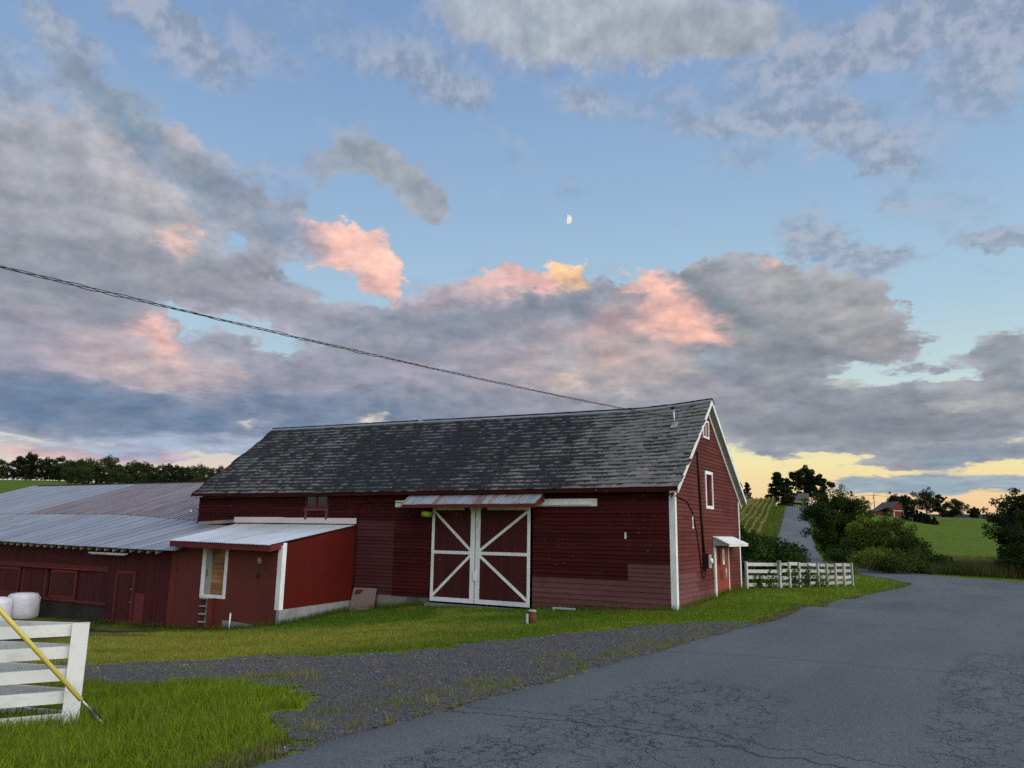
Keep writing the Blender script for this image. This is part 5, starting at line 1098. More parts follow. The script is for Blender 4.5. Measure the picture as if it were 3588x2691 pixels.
# ------------------------------------------------------------------ vegetation
def m_leaf(T, p, pos, o):
    at = T.new('ShaderNodeAttribute', attribute_name='gcol').outputs['Color']
    setp(T, p, col=at, rough=.8, spec=.02)
    tr = T.new('ShaderNodeBsdfTranslucent'); T.l.new(at, tr.inputs[0]); mx = T.new('ShaderNodeMixShader'); mx.inputs[0].default_value = .28
    T.l.new(p.outputs[0], mx.inputs[1]); T.l.new(tr.outputs[0], mx.inputs[2]); T.l.new(mx.outputs[0], o.inputs[0])
LEAF = material('foliage', m_leaf)
BARK = paint('bark', (.055, .042, .032), .1, (.03, .025, .02), .7, None, 0, .95, (3, 3, .8), 5., rot=(0, 0, 0), bmp=.02)
def leaf_quads(C, size, rg, nrm=None, asp=.55):
    """diamond leaves at centres C"""
    n = len(C); d1 = rg.normal(size=(n, 3)); d1 /= np.linalg.norm(d1, axis=1)[:, None]; r2 = rg.normal(size=(n, 3)) if nrm is None else nrm
    d2 = np.cross(d1, r2); d2 /= (np.linalg.norm(d2, axis=1)[:, None]+1e-9); s = (size*rg.uniform(.6, 1.3, n))[:, None]
    V = np.stack([C-d1*s*.5, C+d2*s*asp*.5, C+d1*s*.5, C-d2*s*asp*.5], 1).reshape(-1, 3)
    return V, np.arange(4*n).reshape(n, 4)
def crown_mesh(name, clumps, nleaf, size, col, rg, var=.35, shell=.55):
    """clumps: (x, y, z, rx, rz); leaves fill each clump unevenly, denser towards its skin"""
    cl = np.array(clumps); wgt = cl[:, 3]**2; wgt /= wgt.sum(); idx = rg.choice(len(cl), nleaf, p=wgt)
    d = rg.normal(size=(nleaf, 3)); d /= np.linalg.norm(d, axis=1)[:, None]; r = shell+(1-shell)*rg.random(nleaf); r = np.where(rg.random(nleaf) < .25, rg.random(nleaf), r)*rg.uniform(.85, 1.18, nleaf)
    C = cl[idx, :3]+d*r[:, None]*np.c_[cl[idx, 3], cl[idx, 3], cl[idx, 4]]
    V, F = leaf_quads(C, np.full(nleaf, size), rg)
    cc = np.array(col)[None]*(1+var*(rg.random(nleaf)-.5)*2)[:, None]; tint = rg.random(len(cl))[idx]; cc = cc*(.82+.36*tint)[:, None]
    cc[:, 0] *= 1+.35*(rg.random(nleaf)-.35)
    return fast_mesh(name, V, F, np.repeat(np.clip(cc, .004, 1), 4, 0))
def tree_meshes(seed, h, w, base, nleaf, size, col, nlimb=11, spread=1., clump=.2, top=None, multi=1, flat=.8):
    rg = np.random.default_rng(seed); tr = MB(); clumps = []
    for m_ in range(multi):
        ox, oy = (rg.normal(0, .05*w, 2) if multi > 1 else (0, 0)); lean = rg.normal(0, .03, 2)*h
        pts = [np.array([ox+lean[0]*t+rg.normal(0, .008*h), oy+lean[1]*t+rg.normal(0, .008*h), h*.9*t-(.15 if t == 0 else 0)]) for t in (0, .2, .4, .6, .8, 1)]
        r0 = .022*h/math.sqrt(multi); tr.tube(pts, [r0*1.25, r0, r0*.85, r0*.6, r0*.35, r0*.12], 8)
        for k in range(nlimb):
            t = base+(1-base)*((k+.5)/nlimb)**.9; a = k*2.4+rg.uniform(-.5, .5)+m_; env = (math.sin(math.pi*min(1, max(.0, (t-base*.6)/(1.05-base*.6))))**.6)
            L = w*.5*spread*env*rg.uniform(.6, 1.08); i = min(4, int(t*5)); p0 = pts[i]+(pts[i+1]-pts[i])*(t*5-i); p0 = p0*1.; p0[2] = h*.9*t*.92
            e = p0+np.array([math.cos(a)*L, math.sin(a)*L, L*rg.uniform(.15, .55)]); mid = (p0+e)/2+(0, 0, -.04*L)
            tr.tube([p0, mid, e], [r0*.42, r0*.28, r0*.1], 5)
            rr_ = clump*w*rg.uniform(.7, 1.25)*(.6+.4*env); clumps.append((*e, rr_, rr_*flat))
            q = (p0+e)/2+rg.normal(0, .05*w, 3); clumps.append((*q, rr_*.85, rr_*.7))
            if rg.random() < .6: q = e+rg.normal(0, .12*w, 3); clumps.append((*q, rr_*.55, rr_*.5))
        clumps.append((pts[-1][0], pts[-1][1], h*.9, clump*w*.7, clump*w*.8))
    trm = tr.mesh('trunk'); trm.materials.append(BARK)
    return trm, crown_mesh('crown', clumps, nleaf, size, col, rg)
def conifer_meshes(seed, h, w, base, nleaf, size, col):
    rg = np.random.default_rng(seed); tr = MB().tube([(0, 0, -.2), (0, 0, h*.97)], [.02*h, .003*h], 8); clumps = []; n = 26
    for k in range(n):
        t = base+(1-base)*(k/n); a = k*2.4+rg.uniform(-.4, .4); L = w*.5*(1-((t-base)/(1-base))**1.15)*rg.uniform(.7, 1.12)+.03*h
        p0 = np.array([0, 0, h*t]); e = p0+np.array([math.cos(a)*L, math.sin(a)*L, -.10*L]); tr.tube([p0, e], [.006*h, .0015*h], 4)
        for q in (.45, .75, 1.0): c = p0+(e-p0)*q; clumps.append((*c, .09*w*(1.25-.4*q)+.012*h, .05*w+.012*h))
    trm = tr.mesh('trunk'); trm.materials.append(BARK); return trm, crown_mesh('crown', clumps, nleaf, size, col, rg, .3, .3)
def bush_meshes(seed, h, w, nleaf, size, col, n=16):
    rg = np.random.default_rng(seed); tr = MB(); clumps = []
    for k in range(n):
        a = rg.uniform(0, 6.28); r = w*.42*math.sqrt(rg.random()); z = h*(.30+.5*rg.random()*(1-(r/(w*.5))**2)); c = np.array([r*math.cos(a), r*math.sin(a), z]); tr.tube([(c[0]*.15, c[1]*.15, -.1), c*.6, c], [.012*h+.01, .008*h, .003*h], 5)
        rr_ = w*rg.uniform(.13, .22); clumps.append((*c, rr_, min(rr_*.9, z*.9)))
    trm = tr.mesh('stems'); trm.materials.append(BARK); return trm, crown_mesh('leaves', clumps, nleaf, size, col, rg)
def plant(name, label, cat, pos, me, group=None, rz=0., sc=1., parts=('trunk', 'crown')):
    o = empty(name, tuple(pos), rz, None, label, cat, group); o.scale = (sc, sc, sc) if not hasattr(sc, '__len__') else sc
    a = link(parts[0], me[0], None, o); b = link(parts[1], me[1], LEAF, o); return o
def at_px(px, dist_, dz=0.):
    d = ray(px, 1880); k = np.array([d[0], d[1]])/math.hypot(d[0], d[1])*dist_; return np.array([k[0], k[1], h1(*k)+dz])
DG, MG, OG, LG = (.034, .058, .013), (.050, .088, .017), (.066, .086, .018), (.125, .180, .024)
# the clump of trees beside the hill road
plant('maple_tree', 'tall dark maple beside the right verge of the hill road', 'tree', at_px(2958, 84), tree_meshes(1, 7.8, 5.6, .10, 24000, .20, DG, 26, 1., .145, multi=2))
plant('maple_tree', 'leafy tree whose branches hang over the foot of the hill road', 'tree', at_px(2900, 94), tree_meshes(2, 7.0, 3.6, .2, 7000, .20, MG, 16, 1., .16))
plant('maple_tree', 'small light green maple with a bare slim trunk before the dark trees', 'tree', at_px(3003, 72), tree_meshes(3, 4.5, 3.2, .28, 3600, .20, LG, 9, 1., .2))
plant('thorn_tree', 'olive green bushy thorn tree between the light maple and the open field', 'tree', at_px(3112, 72), tree_meshes(4, 4.4, 4.0, .12, 8000, .17, OG, 20, 1.0, .13, multi=2))
plant('thorn_tree', 'low spreading thorn tree at the field edge above the reeds', 'tree', at_px(3172, 68), tree_meshes(5, 2.5, 3.2, .1, 6000, .17, DG, 11, 1.05, .19, multi=2))
for k, (px, dd, h_, w_, c_, lab) in enumerate(((2960, 76, 2.0, 4.2, MG, 'dense green shrub at the foot of the tall dark maple'), (3060, 64, 1.7, 3.8, LG, 'light green shrub below the small maple'), (3140, 60, 1.5, 4.0, OG, 'olive shrub at the verge below the thorn trees'), (3215, 63, 1.6, 4.4, DG, 'dark shrub between the thorn trees and the reeds'))):
    plant('shrub', lab, 'shrub', at_px(px, dd), bush_meshes(20+k, h_, w_, 4200, .16, c_), parts=('stems', 'leaves'))
# the bank left of the hill road
plant('sumac_bush', 'big rounded dark green sumac bush behind the weathered ranch fence', 'shrub', at_px(2704, 58), bush_meshes(30, 2.7, 4.6, 11000, .22, (.034, .066, .016), 24), parts=('stems', 'leaves'))
plant('sumac_bush', 'smaller sumac bush between the barn corner and the corn', 'shrub', at_px(2622, 55), bush_meshes(31, 3.3, 2.4, 6000, .2, (.040, .072, .016), 18), parts=('stems', 'leaves'))
plant('wild_tree', 'narrow young tree rising right behind the barn gable', 'tree', at_px(2600, 50), tree_meshes(32, 3.6, 1.6, .1, 3500, .16, DG, 12, 1., .2, multi=2))
# spruces and trees around the cream house
plant('spruce_tree', 'broad dark spruce beside the crest of the hill road', 'tree', at_px(2735, 222), conifer_meshes(40, 9.6, 9.4, .02, 15000, .45, (.020, .033, .015)), sc=1.)
plant('spruce_tree', 'slimmer spruce growing into the broad spruce at the crest', 'tree', at_px(2770, 236), conifer_meshes(41, 8.8, 6.4, .02, 8000, .42, (.020, .034, .015)))
plant('ash_tree', 'tall dark tree rising above the cream house roof', 'tree', at_px(2833, 262), tree_meshes(42, 14.0, 8.6, .28, 11000, .5, (.022, .034, .014), 15, 1., .16))
plant('ash_tree', 'gappy dark tree behind the cream house gable', 'tree', at_px(2884, 255), tree_meshes(43, 11.5, 7.0, .28, 8000, .5, (.022, .034, .014), 13, 1., .15))
plant('pine_tree', 'small pointed pine on the skyline behind the barn eave', 'tree', at_px(2625, 260), conifer_meshes(44, 7.2, 4.4, .06, 3500, .45, (.020, .032, .018)))
# far trees around the small red barn
far = [(3148, 425, 10.5, 10, 50, 'round topped tree right behind the small red barn'), (3185, 440, 10.5, 9, 51, 'loose crowned tree second from the small red barn'), (3255, 470, 14.5, 13, 52, 'largest broad tree on the far field edge'), (3300, 490, 13, 8, 53, 'narrow tree leaning out of the largest field tree'), (3362, 560, 11.5, 13, 54, 'wide domed tree standing alone on the far pasture'), (3420, 600, 8, 7, 55, 'small round tree alone beyond the domed tree'), (3330, 620, 4.5, 12, 56, 'low dark thicket between the far pasture trees')]
for px, dd, h_, w_, sd_, lab in far: plant('field_tree', lab, 'tree', at_px(px, dd), tree_meshes(sd_, h_, w_, .14, 4500, .75, (.026, .040, .018), 13, 1., .18))
for k, px in enumerate((3178, 3192, 3206, 3220, 3234, 3247, 3259, 3279)):
    plant('hedge_conifer', 'dark conifer in the row beside the small red barn' if k < 7 else 'single dwarf conifer at the end of the hedge row', 'tree', at_px(px, 372-4*k), conifer_meshes(60+k % 3, 6.2-.45*k+(0 if k < 7 else -.2), 4.6-.2*k, .02, 1100, .6, (.014, .024, .018)), 'conifers beside the small red barn' if k < 7 else None)
# tree at the right edge of the picture
plant('willow_tree', 'gappy dark leaning tree overhanging the road junction', 'tree', at_px(3556, 62), tree_meshes(70, 6.2, 3.1, .10, 9000, .17, (.028, .046, .014), 24, 1.05, .12, multi=2))
plant('willow_tree', 'dense dark tree behind the leaning tree at the junction', 'tree', at_px(3650, 68), tree_meshes(71, 5.6, 5.4, .05, 14000, .18, (.022, .038, .013), 15, 1., .19, multi=3))
plant('shrub', 'dark shrub at the foot of the leaning junction tree', 'shrub', at_px(3600, 60), bush_meshes(72, 2.4, 4.2, 8000, .16, (.026, .044, .014), 18), parts=('stems', 'leaves'))
# treeline beyond the cow shed
protos = [tree_meshes(80, 1, .70, .06, 3400, .055, (.026, .044, .016), 13, 1., .2), tree_meshes(81, 1, .80, .05, 3400, .055, (.036, .056, .018), 13, 1., .2), tree_meshes(82, 1, .62, .06, 3200, .055, (.022, .036, .017), 12, 1., .19), tree_meshes(83, 1, .86, .05, 3400, .055, (.050, .068, .022), 13, 1., .2)]
rg = np.random.default_rng(5); line = []
for px in (-40, 20, 60, 78, 130): line.append((px, 400+rg.uniform(-15, 15), {-40: 9.5, 20: 10.5, 60: 12.5, 78: 11, 130: 10.5}[px], int(rg.integers(0, 3))))
for px in np.arange(165, 800, 21): line.append((px+rg.uniform(-6, 6), 385+rg.uniform(-25, 25), rg.uniform(7.6, 11.0)+(2.2 if px in (354, 480) else 0), int(rg.integers(0, 4))))
for px in np.arange(236, 800, 27): line.append((px+rg.uniform(-8, 8), 325+rg.uniform(-12, 12), rg.uniform(5.2, 7.8), int(rg.integers(1, 4))))
for px in np.arange(-70, 150, 17): line.append((px, 404+rg.uniform(-6, 6), rg.uniform(3.5, 6.0), int(rg.integers(0, 4))))
for px in np.arange(150, 240, 18): line.append((px, 395+rg.uniform(-8, 8), rg.uniform(3.5, 5.5), int(rg.integers(0, 4))))
LBL = ['dark green tree in the wood beyond the cow shed', 'mid green round tree in the wood beyond the cow shed', 'blackish narrow tree in the wood beyond the cow shed', 'pale olive wide tree in the wood beyond the cow shed']
for px, dd, hh, k in line:
    plant('wood_tree', LBL[k], 'tree', at_px(px, dd), protos[k], 'trees of the wood beyond the cow shed: '+('dark', 'mid green', 'blackish', 'olive')[k], rg.uniform(0, 6.28), (hh*rg.uniform(.9, 1.15), hh*rg.uniform(.9, 1.15), hh))

# corn field in rows
def corn():
    a, b = gpix([(2655, 1925)])[0], np.array(hill_l[-3]); e0 = at_px(2652, 96)[:2]; e1 = at_px(2716, 206)[:2]; dv = e1-e0; Lc = np.hypot(*dv); dv = dv/Lc; nv = np.array([-dv[1], dv[0]]); C = []
    for r in range(46):
        s = np.arange(0, Lc+20, .34)+rng.uniform(-.12, .12, len(np.arange(0, Lc+20, .34))); P = e0+dv*s[:, None]+nv*(r*.98+rng.normal(0, .05, (len(s), 1))); C.append(P)
    C = np.vstack(C); z = H(C[:, 0], C[:, 1]); n = len(C); hh = rng.uniform(2.0, 2.5, n)
    V = []; F = []; K = []; nb = 7
    for k in range(nb):
        a = rng.uniform(0, 6.28, n); zb = z+hh*(.12+.11*k); ln = rng.uniform(.45, .75, n); up = rng.uniform(.15, .5, n); w_ = .055
        dx, dy = np.cos(a), np.sin(a); p0 = np.c_[C, zb]; p1 = p0+np.c_[dx*ln*.55, dy*ln*.55, up]; p2 = p0+np.c_[dx*ln, dy*ln, up*.6]; sd_ = np.c_[-dy, dx, 0*dx]*w_
        base = len(V)*4*n; V.append(np.stack([p0, p1+sd_, p2, p1-sd_], 1).reshape(-1, 3)); F.append(np.arange(4*n).reshape(n, 4)+base)
        c = np.array([.120, .165, .030])*(1+.4*(rng.random((n, 1))-.5)); K.append(np.repeat(c, 4, 0))
    for k in range(3):                                  # tassels
        a = rng.uniform(0, 6.28, n); p0 = np.c_[C, z+hh]; p2 = p0+np.c_[.13*np.cos(a), .13*np.sin(a), np.full(n, .30)]; sd_ = np.c_[-np.sin(a), np.cos(a), 0*a]*.04
        base = sum(len(v) for v in V); V.append(np.stack([p0-sd_*.3, (p0+p2)/2+sd_, p2, (p0+p2)/2-sd_], 1).reshape(-1, 3)); F.append(np.arange(4*n).reshape(n, 4)+base); K.append(np.repeat(np.array([.34, .27, .11])*(1+.3*(rng.random((n, 1))-.5)), 4, 0))
    o = link('corn', fast_mesh('corn', np.vstack(V), np.vstack(F), np.vstack(K)), LEAF); tag(o, 'field of tasselled corn in rows left of the hill road', 'corn', kind='stuff')
corn()

# ------------------------------------------------------------------ grass
def blades(name, X, Y, h, w, col, label, lean=.5, seg2=False):
    n = len(X); Z = H(X, Y)-.012+(fbm(X*.9, Y*.9, 3)-.5)*.05*sstep(np.hypot(X, Y), 4, 9)*(np.hypot(X, Y) < 60); a = rng.uniform(0, 6.28, n); b = rng.uniform(0, 6.28, n); ln = rng.uniform(.15, 1., n)*lean*h
    p = np.c_[X, Y, Z]; sd_ = np.c_[np.cos(a), np.sin(a), 0*a]*w[:, None]*.5; tip = p+np.c_[np.cos(b)*ln, np.sin(b)*ln, h]
    if seg2:
        mid = p+np.c_[np.cos(b)*ln*.3, np.sin(b)*ln*.3, h*.58]; V = np.stack([p-sd_, p+sd_, mid+sd_*.8, mid-sd_*.8, tip], 1).reshape(-1, 3); i = np.arange(n)[:, None]*5
        F = np.vstack([i+np.array([[0, 1, 2]]), i+np.array([[0, 2, 3]]), i+np.array([[3, 2, 4]])]); k = 5
    else: V = np.stack([p-sd_, p+sd_, tip], 1).reshape(-1, 3); F = np.arange(3*n).reshape(n, 3); k = 3
    o = link(name, fast_mesh(name, V, F, np.repeat(np.clip(col, .003, 1), k, 0)), LEAF); return tag(o, label, 'grass', kind='stuff')
def bframe(x, y): return (x-BC[0])*LD[0]+(y-BC[1])*LD[1], (x-BC[0])*WD[0]+(y-BC[1])*WD[1]
def free(x, y, gravel=True):
    l, w = bframe(x, y); ok = ~on_road(x, y) & ~inpoly(x, y, MUD)
    ok &= ~((l > -.05) & (l < 24.5) & (w > -.06) & (w < 8.6)); ok &= ~((l > 14.05) & (w > -4.1) & (w < 16))
    ok &= ~((l > 5.4) & (l < 10.1) & (w > -.5) & (w < .2))
    if gravel:
        jx = x+(fbm(x*2.3, y*2.3, 4)-.5)*1.1; jy = y+(fbm(x*2.3+40, y*2.3+9, 4)-.5)*1.1; ok &= ~inpoly(jx, jy, GRAVEL)
    return ok
def polar(n, d0, d1, a0, a1, pw):
    u = rng.random(n); d = (d0**pw+u*(d1**pw-d0**pw))**(1/pw); a = np.radians(rng.uniform(a0, a1, n)); return d*np.sin(a), d*np.cos(a), d
def tint(x, y, n, v=.32, straw=.10):
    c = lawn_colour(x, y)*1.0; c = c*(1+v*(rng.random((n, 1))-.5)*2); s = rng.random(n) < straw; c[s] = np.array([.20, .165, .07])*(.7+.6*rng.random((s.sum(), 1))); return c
# foreground lawn by the fence
x, y, d = polar(300000, 4.6, 14.5, -46, 5, .9); k = free(x, y); x, y, d = x[k], y[k], d[k]; nz = fbm(x*.8, y*.8, 4)
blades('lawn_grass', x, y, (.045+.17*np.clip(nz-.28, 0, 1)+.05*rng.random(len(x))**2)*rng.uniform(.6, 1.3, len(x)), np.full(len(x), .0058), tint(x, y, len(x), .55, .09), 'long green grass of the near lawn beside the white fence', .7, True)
# mown lawn before the buildings and along the gable
x, y, d = polar(420000, 13, 62, -44, 34, .55); k = free(x, y); x, y, d = x[k], y[k], d[k]; nz = fbm(x*1.3, y*1.3, 4)
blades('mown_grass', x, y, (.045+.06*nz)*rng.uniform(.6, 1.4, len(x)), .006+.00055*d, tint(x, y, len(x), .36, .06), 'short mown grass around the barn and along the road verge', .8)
# taller fringe against the walls and fences
L_ = rng.uniform(0, 1, 9000); ex = []
for (l0, w0, l1, w1, n) in ((0, -.12, 5.4, -.12, 700), (10.1, -.2, 14.05, -.2, 1100), (14.0, -.3, 14.0, -4.2, 1100), (14.2, -4.2, 20, -4.2, 900), (20, -4.15, 25.5, -4.2, 1100), (-.12, 0, -.12, 8.6, 700)):
    t = rng.random(n); P = np.array([bl(l0+(l1-l0)*q, w0+(w1-w0)*q, 0)[:2] for q in t])+rng.normal(0, .07, (n, 2)); ex.append(P)
for s in np.linspace(0, fl_, 700): ex.append((f0+fdir*s+rng.normal(0, .12, 2))[None])
for dr, ln in ((u_, 4.0), (u2, 4.6)):
    for s in rng.uniform(0, ln, 420): ex.append((fp[:2]+dr[:2]*s+rng.normal(0, .10, 2))[None])
for s in range(160): ex.append((ga[:2]+rng.normal(0, .22, 2))[None])
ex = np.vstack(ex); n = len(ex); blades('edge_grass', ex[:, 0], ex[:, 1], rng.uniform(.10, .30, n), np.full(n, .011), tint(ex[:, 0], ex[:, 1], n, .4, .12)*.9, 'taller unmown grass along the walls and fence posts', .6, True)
# tufts in the gravel and along the broken road edge
tx, ty, hh, cc = [], [], [], []
def tuft(cx, cy, n, r, h0, dry):
    a = rng.normal(0, r, (n, 2)); tx.append(cx+a[:, 0]); ty.append(cy+a[:, 1]); hh.append(h0*rng.uniform(.4, 1.2, n)*np.exp(-(a**2).sum(1)/(2*(1.5*r)**2)))
    c = np.array([.125, .165, .026])*(1-dry)+np.array([.27, .22, .075])*dry; cc.append(np.clip(c*(1+.5*(rng.random((n, 1))-.5)), .004, 1))
for i in range(len(LEFT)-1):
    P = LEFT[i]
    dd = np.hypot(*P)
    if 5 < dd < 48 and P[1] > 3:
        nt = 3 if dd < 20 else 2
        for q in range(nt):
            if rng.random() < (.72 if dd < 21 else .5): o_ = P-RNRM*abs(rng.normal(.12, .32))+RDIR*rng.uniform(-.3, .3); tuft(*o_, int(rng.integers(14, 60)), rng.uniform(.03, .13), rng.uniform(.05, .17), rng.random()*.8)
k = rng.choice(len(GX), 900)
for i in k:
    v = fbm(GX[i]*.5, GY[i]*.5, 3)
    if v > .46: tuft(GX[i], GY[i], int(rng.integers(10, 46)), rng.uniform(.04, .16), rng.uniform(.03, .12), rng.random())
for c_ in gpix([(1000, 2372), (940, 2374), (1060, 2370), (900, 2376), (1120, 2378), (1960, 2310), (2110, 2296), (2160, 2290), (1740, 2400), (1680, 2408), (1560, 2440), (1420, 2460), (1180, 2500), (1175, 2545), (2270, 2270), (2330, 2262)]):
    for q in range(9): tuft(c_[0]+rng.normal(0, .25), c_[1]+rng.normal(0, .16), 40, .10, rng.uniform(.06, .15), rng.random()*.8)
tx, ty, hh, cc = np.concatenate(tx), np.concatenate(ty), np.concatenate(hh), np.vstack(cc); k = ~on_road(tx, ty) | (rng.random(len(tx)) < .02); tx, ty, hh, cc = tx[k], ty[k], hh[k], cc[k]
blades('weed_tufts', tx, ty, hh, np.full(len(tx), .008), cc, 'yellowed weed tufts in the gravel and along the road edge', .9)
# reeds and rough grass at the field edge and on the hill verges
x, y, d = polar(60000, 52, 92, 22, 36, 1.); z_ = fbm(x*.25, y*.25, 3); k = free(x, y, False) & (d > 56+4*z_); x, y, d = x[k], y[k], d[k]; n = len(x); mixc = np.clip(fbm(x*.2+9, y*.2, 3)*1.6-.3, 0, 1)[:, None]
blades('reeds', x, y, rng.uniform(.5, 1.25, n)*(.55+.5*fbm(x*.3, y*.3, 3)), np.full(n, .05), (np.array([.075, .090, .026])*(1-mixc)+np.array([.190, .155, .070])*mixc)*(1+.5*(rng.random((n, 1))-.5)), 'brown and green reeds along the field ditch', .5)
x, y, d = polar(70000, 60, 215, 14, 26, .9); k = free(x, y, False); x, y, d = x[k], y[k], d[k]; n = len(x)
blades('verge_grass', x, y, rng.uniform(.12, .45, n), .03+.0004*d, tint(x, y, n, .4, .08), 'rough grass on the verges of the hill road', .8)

# ------------------------------------------------------------------ loose stones in the gravel
def stones():
    n = 30000; okg = np.nonzero(~on_road(GX, GY))[0]; i = rng.choice(okg, n); x = GX[i]+rng.uniform(-.08, .08, n); y = GY[i]+rng.uniform(-.08, .08, n)
    e = LEFT[(np.hypot(*LEFT.T) < 30)]; m_ = 5000; j = rng.choice(len(e), m_); ex = e[j]-RNRM*np.abs(rng.normal(.0, .16, m_))[:, None]+RDIR*rng.uniform(-.3, .3, (m_, 1)); x = np.r_[x, ex[:, 0]]; y = np.r_[y, ex[:, 1]]; n = len(x)
    d = np.hypot(x, y); s = rng.lognormal(-4.75, .42, n)*(1+.02*d); z = H(x, y)+.014+(fbm(x*.9, y*.9, 3)-.5)*.05*sstep(d, 4, 9)+.012*on_road(x, y)
    U = np.array([(1, 0, 0), (0, 1, 0), (-1, 0, 0), (0, -1, 0), (0, 0, .7), (0, 0, -.5)]); a = rng.uniform(0, 6.28, n); ca, sa = np.cos(a), np.sin(a); jit = rng.uniform(.6, 1.3, (n, 6, 1)); P = U[None]*jit*s[:, None, None]
    Q = np.stack([P[..., 0]*ca[:, None]-P[..., 1]*sa[:, None], P[..., 0]*sa[:, None]+P[..., 1]*ca[:, None], P[..., 2]*.8], -1)+np.stack([x, y, z], -1)[:, None]
    f = np.array([(0, 1, 4), (1, 2, 4), (2, 3, 4), (3, 0, 4), (1, 0, 5), (2, 1, 5), (3, 2, 5), (0, 3, 5)]); F = (np.arange(n)[:, None, None]*6+f[None]).reshape(-1, 3)
    g = rng.uniform(.035, .12, n)*(1+1.6*(rng.random(n) < .015)); c = np.c_[g*.96, g*.98, g*1.06]; br = rng.random(n) < .2; c[br] *= np.array([1.25, 1.02, .75])
    o = link('gravel_stones', fast_mesh('gravel_stones', Q.reshape(-1, 3), F, np.repeat(c, 6, 0)), None); tag(o, 'loose grey crushed stones scattered over the pull-off', 'gravel', kind='stuff')
    def fn(T, p, pos, o2): setp(T, p, col=T.new('ShaderNodeAttribute', attribute_name='gcol').outputs['Color'], rough=.85, spec=.3)
    o.data.materials.append(material('loose_stone', fn))
stones()
# vine leaves on the ranch fence
vx = []
for s in rng.uniform(.6, fl_*.75, 46): c = fpt(s); vx.append(c[None]+np.c_[rng.normal(0, .16, 46), rng.normal(0, .05, 46), rng.uniform(.0, .95, 46)*rng.uniform(.3, 1.1)])
vx = np.vstack(vx)+np.array([f0[0], f0[1], h1(*f0)]); V, F = leaf_quads(vx, np.full(len(vx), .13), np.random.default_rng(3)); o = link('fence_vine', fast_mesh('fence_vine', V, F, np.repeat(np.array([.045, .075, .016])*(1+.5*(rng.random((len(vx), 1))-.5)), 4, 0)), LEAF)
tag(o, 'green vine leaves climbing the weathered ranch fence', 'vine', kind='stuff')

# ------------------------------------------------------------------ far buildings
CREAM = paint('cream_siding', (.42, .36, .25), .04, (.3, .26, .19), .3, None, 0, .8, rot=(0, 0, 0)); ROOFG = paint('grey_shingle', (.085, .085, .085), .05, (.05, .05, .05), .5, None, 0, .9, rot=(0, 0, 0))
p = at_px(2800, 244); hs = empty('cream_house', tuple(p-(0, 0, .3)), R(-22), None, 'cream farmhouse with grey roof at the crest of the hill road', 'house')
def gable_house(o, x0, x1, y0, y1, zw, zr, wall, roofm, axis='x'):
    MB().box(x0, x1, y0, y1, -1, zw).build('wall', wall, o)
    if axis == 'x':
        ym = (y0+y1)/2; rf = MB().prism([(x0-.3, y0-.35, zw-.12), (x0-.3, ym, zr), (x0-.3, y1+.35, zw-.12), (x0-.3, y1+.35, zw+.03), (x0-.3, ym, zr+.17), (x0-.3, y0-.35, zw+.03)], (x1-x0+.6, 0, 0)).build('roof', roofm, o)
        MB().prism([(x0, y0, zw), (x0, y1, zw), (x0, ym, zr)], (x1-x0, 0, 0)).build('gable_infill', wall, o)
    else:
        xm = (x0+x1)/2; rf = MB().prism([(x0-.35, y0-.3, zw-.12), (xm, y0-.3, zr), (x1+.35, y0-.3, zw-.12), (x1+.35, y0-.3, zw+.03), (xm, y0-.3, zr+.17), (x0-.35, y0-.3, zw+.03)], (0, y1-y0+.6, 0)).build('roof', roofm, o)
        MB().prism([(x0, y0, zw), (x1, y0, zw), (xm, y0, zr)], (0, y1-y0, 0)).build('gable_infill', wall, o)
    return rf
gable_house(hs, -3.2, 3.0, 0, 6, 3.1, 4.9, CREAM, ROOFG); gable_house(hs, -2.6, -.1, -1.6, .0, 2.9, 4.0, CREAM, ROOFG)
MB().quadbox([(3.0, -1.0, 1.2), (7.0, -1.0, 1.2), (7.0, 4, 1.2), (3.0, 4, 1.2), (3.0, -1.2, 2.1), (7.2, -1.2, 1.5), (7.2, 4, 2.6), (3.0, 4, 2.8)]).build('porch_roof', WHITE, hs)
MB().box(3.0, 6.8, .2, 4, -1, 1.3).build('porch_wall', CREAM, hs)
for xx, yy in ((.9, -.03), (2.1, -.03), (-1.5, -1.63)):
    wn_ = MB().box(xx, xx+.55, yy-.03, yy, 1.1, 2.3).build('window', WHITE, hs); MB().box(xx+.07, xx+.48, yy-.04, yy-.031, 1.17, 2.23).build('pane', GLASS, wn_)
p = at_px(3128, 398); rb = empty('red_barn', tuple(p-(0, 0, .3)), R(6), None, 'small red gambrel-free farm barn with white framed garage door on the far field', 'barn')
rb['label'] = 'small red barn with grey roof and white framed door on the far field'
FRED = paint('far_barn_red', (.13, .026, .022), .05, (.06, .016, .014), .5, None, 0, .8, rot=(0, 0, 0))
gable_house(rb, 0, 7.6, 0, 12, 4.2, 7.0, FRED, ROOFG, 'y')
for q in ((1.4, 6.2, 2.72, 2.95), (1.4, 1.65, -.2, 2.72), (5.95, 6.2, -.2, 2.72)): MB().box(q[0], q[1], -.08, 0, q[2], q[3]).build('door_frame', WHITE, rb)
MB().box(1.65, 5.95, -.04, 0, -.3, 2.72).build('garage_door', FRED, rb)
MB().box(-4.4, 0, 4, 11.8, -1, 2.6).build('wing_wall', FRED, rb); MB().quadbox([(-4.8, 3.6, 2.5), (0.02, 3.6, 4.1), (0.02, 12.2, 4.1), (-4.8, 12.2, 2.5), (-4.8, 3.6, 2.66), (0.02, 3.6, 4.26), (0.02, 12.2, 4.26), (-4.8, 12.2, 2.66)]).build('wing_roof', ROOFG, rb)
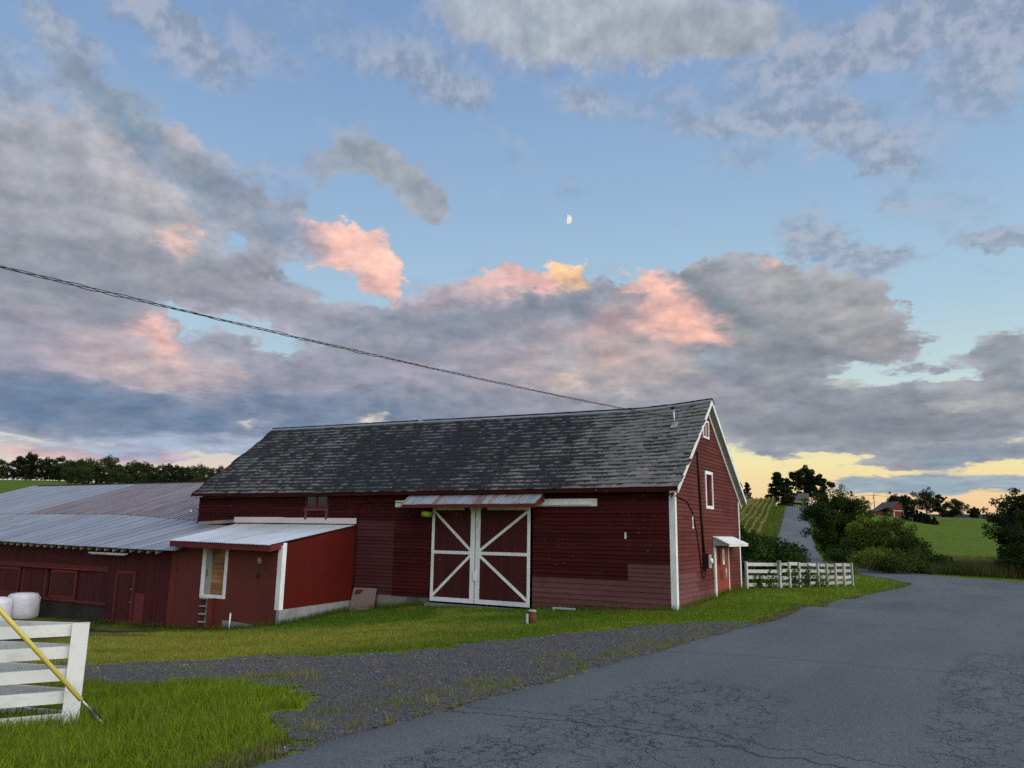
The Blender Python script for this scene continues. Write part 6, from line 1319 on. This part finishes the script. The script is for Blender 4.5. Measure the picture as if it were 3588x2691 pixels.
for k, yy in enumerate((5.0, 7.2, 9.4)):
    MB().box(-4.45, -4.40, yy, yy+1.1, .5, 1.9).build('window', WHITE, rb)
for yy in (1.0, 2.4): MB().box(-.05, 0, yy, yy+.7, 1.2, 2.3).build('window', WHITE, rb)
# its rail fence
q0 = at_px(3163, 392); fz = empty('paddock_fence', tuple(q0), 0, None, 'grey rail fence running downhill from the small red barn', 'fence')
prev = None
for k in range(7):
    q = at_px(3163+6.5*k, 390-5*k)-q0; MB().beam(q-(0, 0, .3), q+(0, 0, 1.4), .22, .22, (1, 0, 0)).build('post', WOOD, fz)
    if prev is not None:
        for zz in (.5, 1.1): MB().beam(prev+(0, 0, zz), q+(0, 0, zz), .08, .2).build('rail', WOOD, fz)
    prev = q
# far utility pole with its cross-arm and lines
p = at_px(3072, 405); fpz = empty('line_pole', tuple(p), 0, None, 'wooden line pole with cross-arm behind the small red barn', 'utility pole')
MB().tube([(0, 0, -.5), (0, 0, 10.0)], [.22, .15], 8).build('shaft', POLE, fpz); MB().beam((-1.2, 0, 9.0), (1.2, 0, 9.05), .16, .16).build('cross_arm', POLE, fpz); MB().tube([(-.35, 0, 7.5), (-.35, 0, 8.5)], .22, 10).build('transformer', STEEL, fpz)
for k, (x0, z0) in enumerate(((-1.1, 9.1), (1.1, 9.1), (0, 5.6))):
    for sg, ex_ in ((-1, (-70, 20, -3)), (1, (75, 60, 1))): MB().tube([(x0, 0, z0), (x0+ex_[0]*.5, ex_[1]*.5, z0+ex_[2]*.5-1.0), (x0+ex_[0], ex_[1], z0+ex_[2])], .035, 4).build('line', BLACKR, fpz)
# ------------------------------------------------------------------ the moon: its sunlit half, low in the evening sky
MOON = material('moon_light', lambda T, p, pos, o: setp(T, p, col=(0, 0, 0), rough=1., spec=0., emis=T.mix(T.rng(T.noise(pos, .03, 4), .4, .62), (.86, .83, .70), (.70, .72, .68)), emis_s=1.0))
md = ray(1988, 768); md = md/np.linalg.norm(md); mp_ = EYE+md*9000; rmoon = 9000*17/2694*.94
mv = MB(); n1, n2 = 18, 24
for i in range(n1+1):
    a = math.pi*i/n1
    for j in range(n2+1): b = math.pi*j/n2-math.pi/2-R(3); mv.v.append((rmoon*math.sin(a)*math.cos(b), rmoon*math.sin(a)*math.sin(b), rmoon*math.cos(a)))
for i in range(n1):
    for j in range(n2): q = i*(n2+1)+j; mv.f.append((q, q+1, q+n2+2, q+n2+1)); mv.sm.append(True)
mo = mv.build('moon', MOON, None, rec=False); mo.location = tuple(mp_); mo.rotation_euler = (0, R(8), -math.atan2(md[0], md[1])); tag(mo, 'pale half moon above the pink clouds', 'moon')
